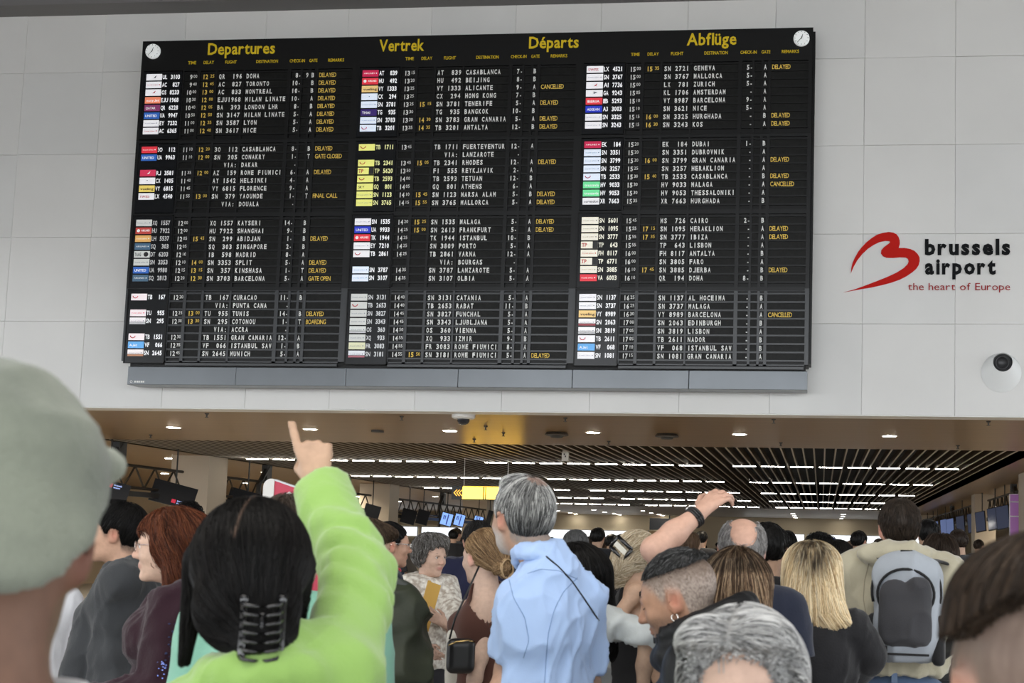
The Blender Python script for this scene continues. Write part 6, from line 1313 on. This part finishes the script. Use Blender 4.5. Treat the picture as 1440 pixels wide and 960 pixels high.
for (x,z) in ((-1,.3),(-.5,.9),(0,1.3),(.5,.9),(1,.3)): b.lathe((ce[0]+x*k_,-.026,ce[1]+z*k_*.8),[(.0001,-.003),(.009,-.002),(.009,.004)],10,axis='y')
b.path([(ce[0]-k_,-.024,ce[1]+.2*k_),(ce[0]-.7*k_,-.024,ce[1]-.8*k_),(ce[0]+.7*k_,-.024,ce[1]-.8*k_),(ce[0]+k_,-.024,ce[1]+.2*k_)],.004,6); b.path([(ce[0],-.024,ce[1]+k_),(ce[0],-.024,ce[1]-.8*k_)],.003,6)
b.build('crown_emblem', mat('sign_white'), sg)
zl = at(409,702,Y=Ys)[2]; b = MB(); prop(b,'KINGDOM',w1+.05,zl-.035,.03,-.0215,width=.16,bold=.02) if False else b.box(w1+.05,w1+.22,-.0225,-.0205,zl-.02,zl-.008); b.build('white_line', mat('sign_white'), sg)
b = MB(); b.box(-.05,w2+.05,-.12,.12,0,.03); b.build('foot_plate', mat('grey_frame'), sg)

# ================================================================ DISTANT CROWD
def crowd_proto(label, coatc, legc, hairc, skinc, fem, hstyle, bag=False):
    P = Person(label, 0, 0, 0, rel=0, pos=(0,0,1.6 if fem else 1.66), fem=fem, skin=skinc)
    P.body(step=.028, fine=.016); P.top(cloth('crowd_'+coatc[0], coatc[1]), .025, folds=.008, step=.024, neck=.03, name='coat'); P.trousers(cloth('crowdleg_'+legc[0], legc[1]))
    if hstyle == 'long': P.hair([CR(.02),('cap',(0,-.05,0),(0,-.06,-.16),.085,.065,.04)],None,hairc,350,.2,.003,lambda p:np.stack([p[:,0],0*p[:,0],-1+0*p[:,0]],1),step=.016,steps=5,front=lambda x,y,z:np.maximum(y-.03,-z-.2),ext=.05)
    else: P.hair([CR(.014)],SHORT,hairc,300,.03,.003,crown(),step=.014,steps=4)
    return P.root
PR = [crowd_proto('x',('black',(.015,.015,.017)),('black',(.02,.02,.022)),BLACK,(.45,.26,.18),False,'short'),
      crowd_proto('x',('charcoal',(.05,.05,.055)),('blue',(.06,.09,.15)),DARK,(.5,.3,.22),False,'short'),
      crowd_proto('x',('darkred',(.12,.02,.02)),('black',(.02,.02,.022)),DARK,(.5,.3,.22),True,'long'),
      crowd_proto('x',('sand',(.33,.27,.18)),('blue',(.06,.09,.15)),[(.1,.06,.04),(.16,.1,.06)],(.55,.34,.25),True,'long'),
      crowd_proto('x',('navy',(.02,.03,.07)),('grey',(.12,.12,.12)),BLACK,(.3,.17,.11),False,'short'),
      crowd_proto('x',('white',(.5,.5,.5)),('black',(.02,.02,.022)),BLACK,(.45,.27,.2),True,'long')]
CN = [('black coat','short black hair'),('charcoal jacket and jeans','short dark hair'),('dark red top','long dark hair'),('sand coloured coat','long brown hair'),('navy jacket','short black hair'),('white top','long black hair')]
rs = np.random.RandomState(11); used = set(); spots = []
def far(px, Y, kind, label, rz=None, dz=1.0):
    p = at(px, 790, Y=Y); r = PR[kind]
    if kind not in used: used.add(kind); t = r
    else: t = dup(r)
    t.location = (p[0], Y, 0); t.rotation_euler = (0,0, rs.uniform(-.9,.9) if rz is None else rz); t.scale = (dz,dz,dz*rs.uniform(.97,1.03)); t['label'] = label; t['category'] = 'person'
    if 'group' in t: del t['group']
    spots.append((p[0],Y)); return t
NAMED = [(857,17,0,'man in dark coat standing alone in the far queue left of the clip wearing woman'),(842,20,2,'woman in dark red top just left of the dark coated man in the far queue'),(838,14.5,0,'black coated man beside the long black hair of the white sleeved woman'),(870,21,1,'man in charcoal jacket right behind the dark coated man in the queue'),(848,26,3,'woman in sand coloured coat in the middle of the far queue'),
 (1098,11,4,'man in navy jacket with dark hair between the black shirt and the blonde woman'),(1108,13,5,'woman in white top just left of the blonde woman'),(1205,14,0,'man in black coat between the black bob and the beige sweatshirt'),(1196,19,1,'man in charcoal jacket just right of the black bob'),
 (600,24,3,'staff woman in sand coloured coat behind the curly haired woman'),(636,22,0,'person in black coat at the far desk left of the navy shirt'),(646,26,2,'person in dark red top at the far desk beside the navy shirt'),(560,27,1,'man in charcoal jacket at the far desk above the folder woman'),
 (945,15,1,'man in charcoal jacket under the raised forearm'),(968,13,3,'woman in sand coloured coat below the raised hand'),(985,18,0,'man in black coat left of the balding head'),(1350,12,1,'man in charcoal jacket under the nearest right screens'),(1306,10,0,'man in black coat at the right shoulder of the beige sweatshirt')]
for px_,Y_,k_,lb in NAMED: far(px_,Y_,k_,lb)
n_ = 0; FAR = []
for row in range(7):
    Y_ = 24+row*4.6
    x0_, x1_ = (-12.3, 3.6)
    m_n = 15
    for i in range(m_n):
        X_ = x0_+(x1_-x0_)*(i+rs.uniform(.15,.85))/m_n; yy = Y_+rs.uniform(-1.6,1.6); k_ = rs.choice([0,0,1,1,4,2,3,5])
        if any(abs(X_-a)<.55 and abs(yy-b)<.55 for a,b in spots): continue
        if any(math.hypot(X_-a,yy-b)<1.0 for a,b in ((-13.55,24.6),(-13.95,47),(4.9,55),(-13.55,35.2))): continue
        r = PR[k_]; t = dup(r) if k_ in used else r; used.add(k_); t.location = (X_,yy,0); t.rotation_euler = (0,0,rs.uniform(-1.2,1.2)); s_ = rs.uniform(.94,1.05); t.scale = (s_,s_,s_)
        t['category'] = 'person'; t['group'] = 'distant queue behind the near crowd'; FAR.append((row, X_/yy, t, k_)); spots.append((X_,yy)); n_ += 1
for row in range(7):
    for i, (_, _, t, k_) in enumerate(sorted([f for f in FAR if f[0] == row], key=lambda f: f[1])):
        t['label'] = '%s person in %s, %s from left in row %s of distant queue' % (CN[k_][1].split()[0]+'-haired', CN[k_][0].replace(' and jeans',''), ORD[i], ['one','two','three','four','five','six','seven'][row])
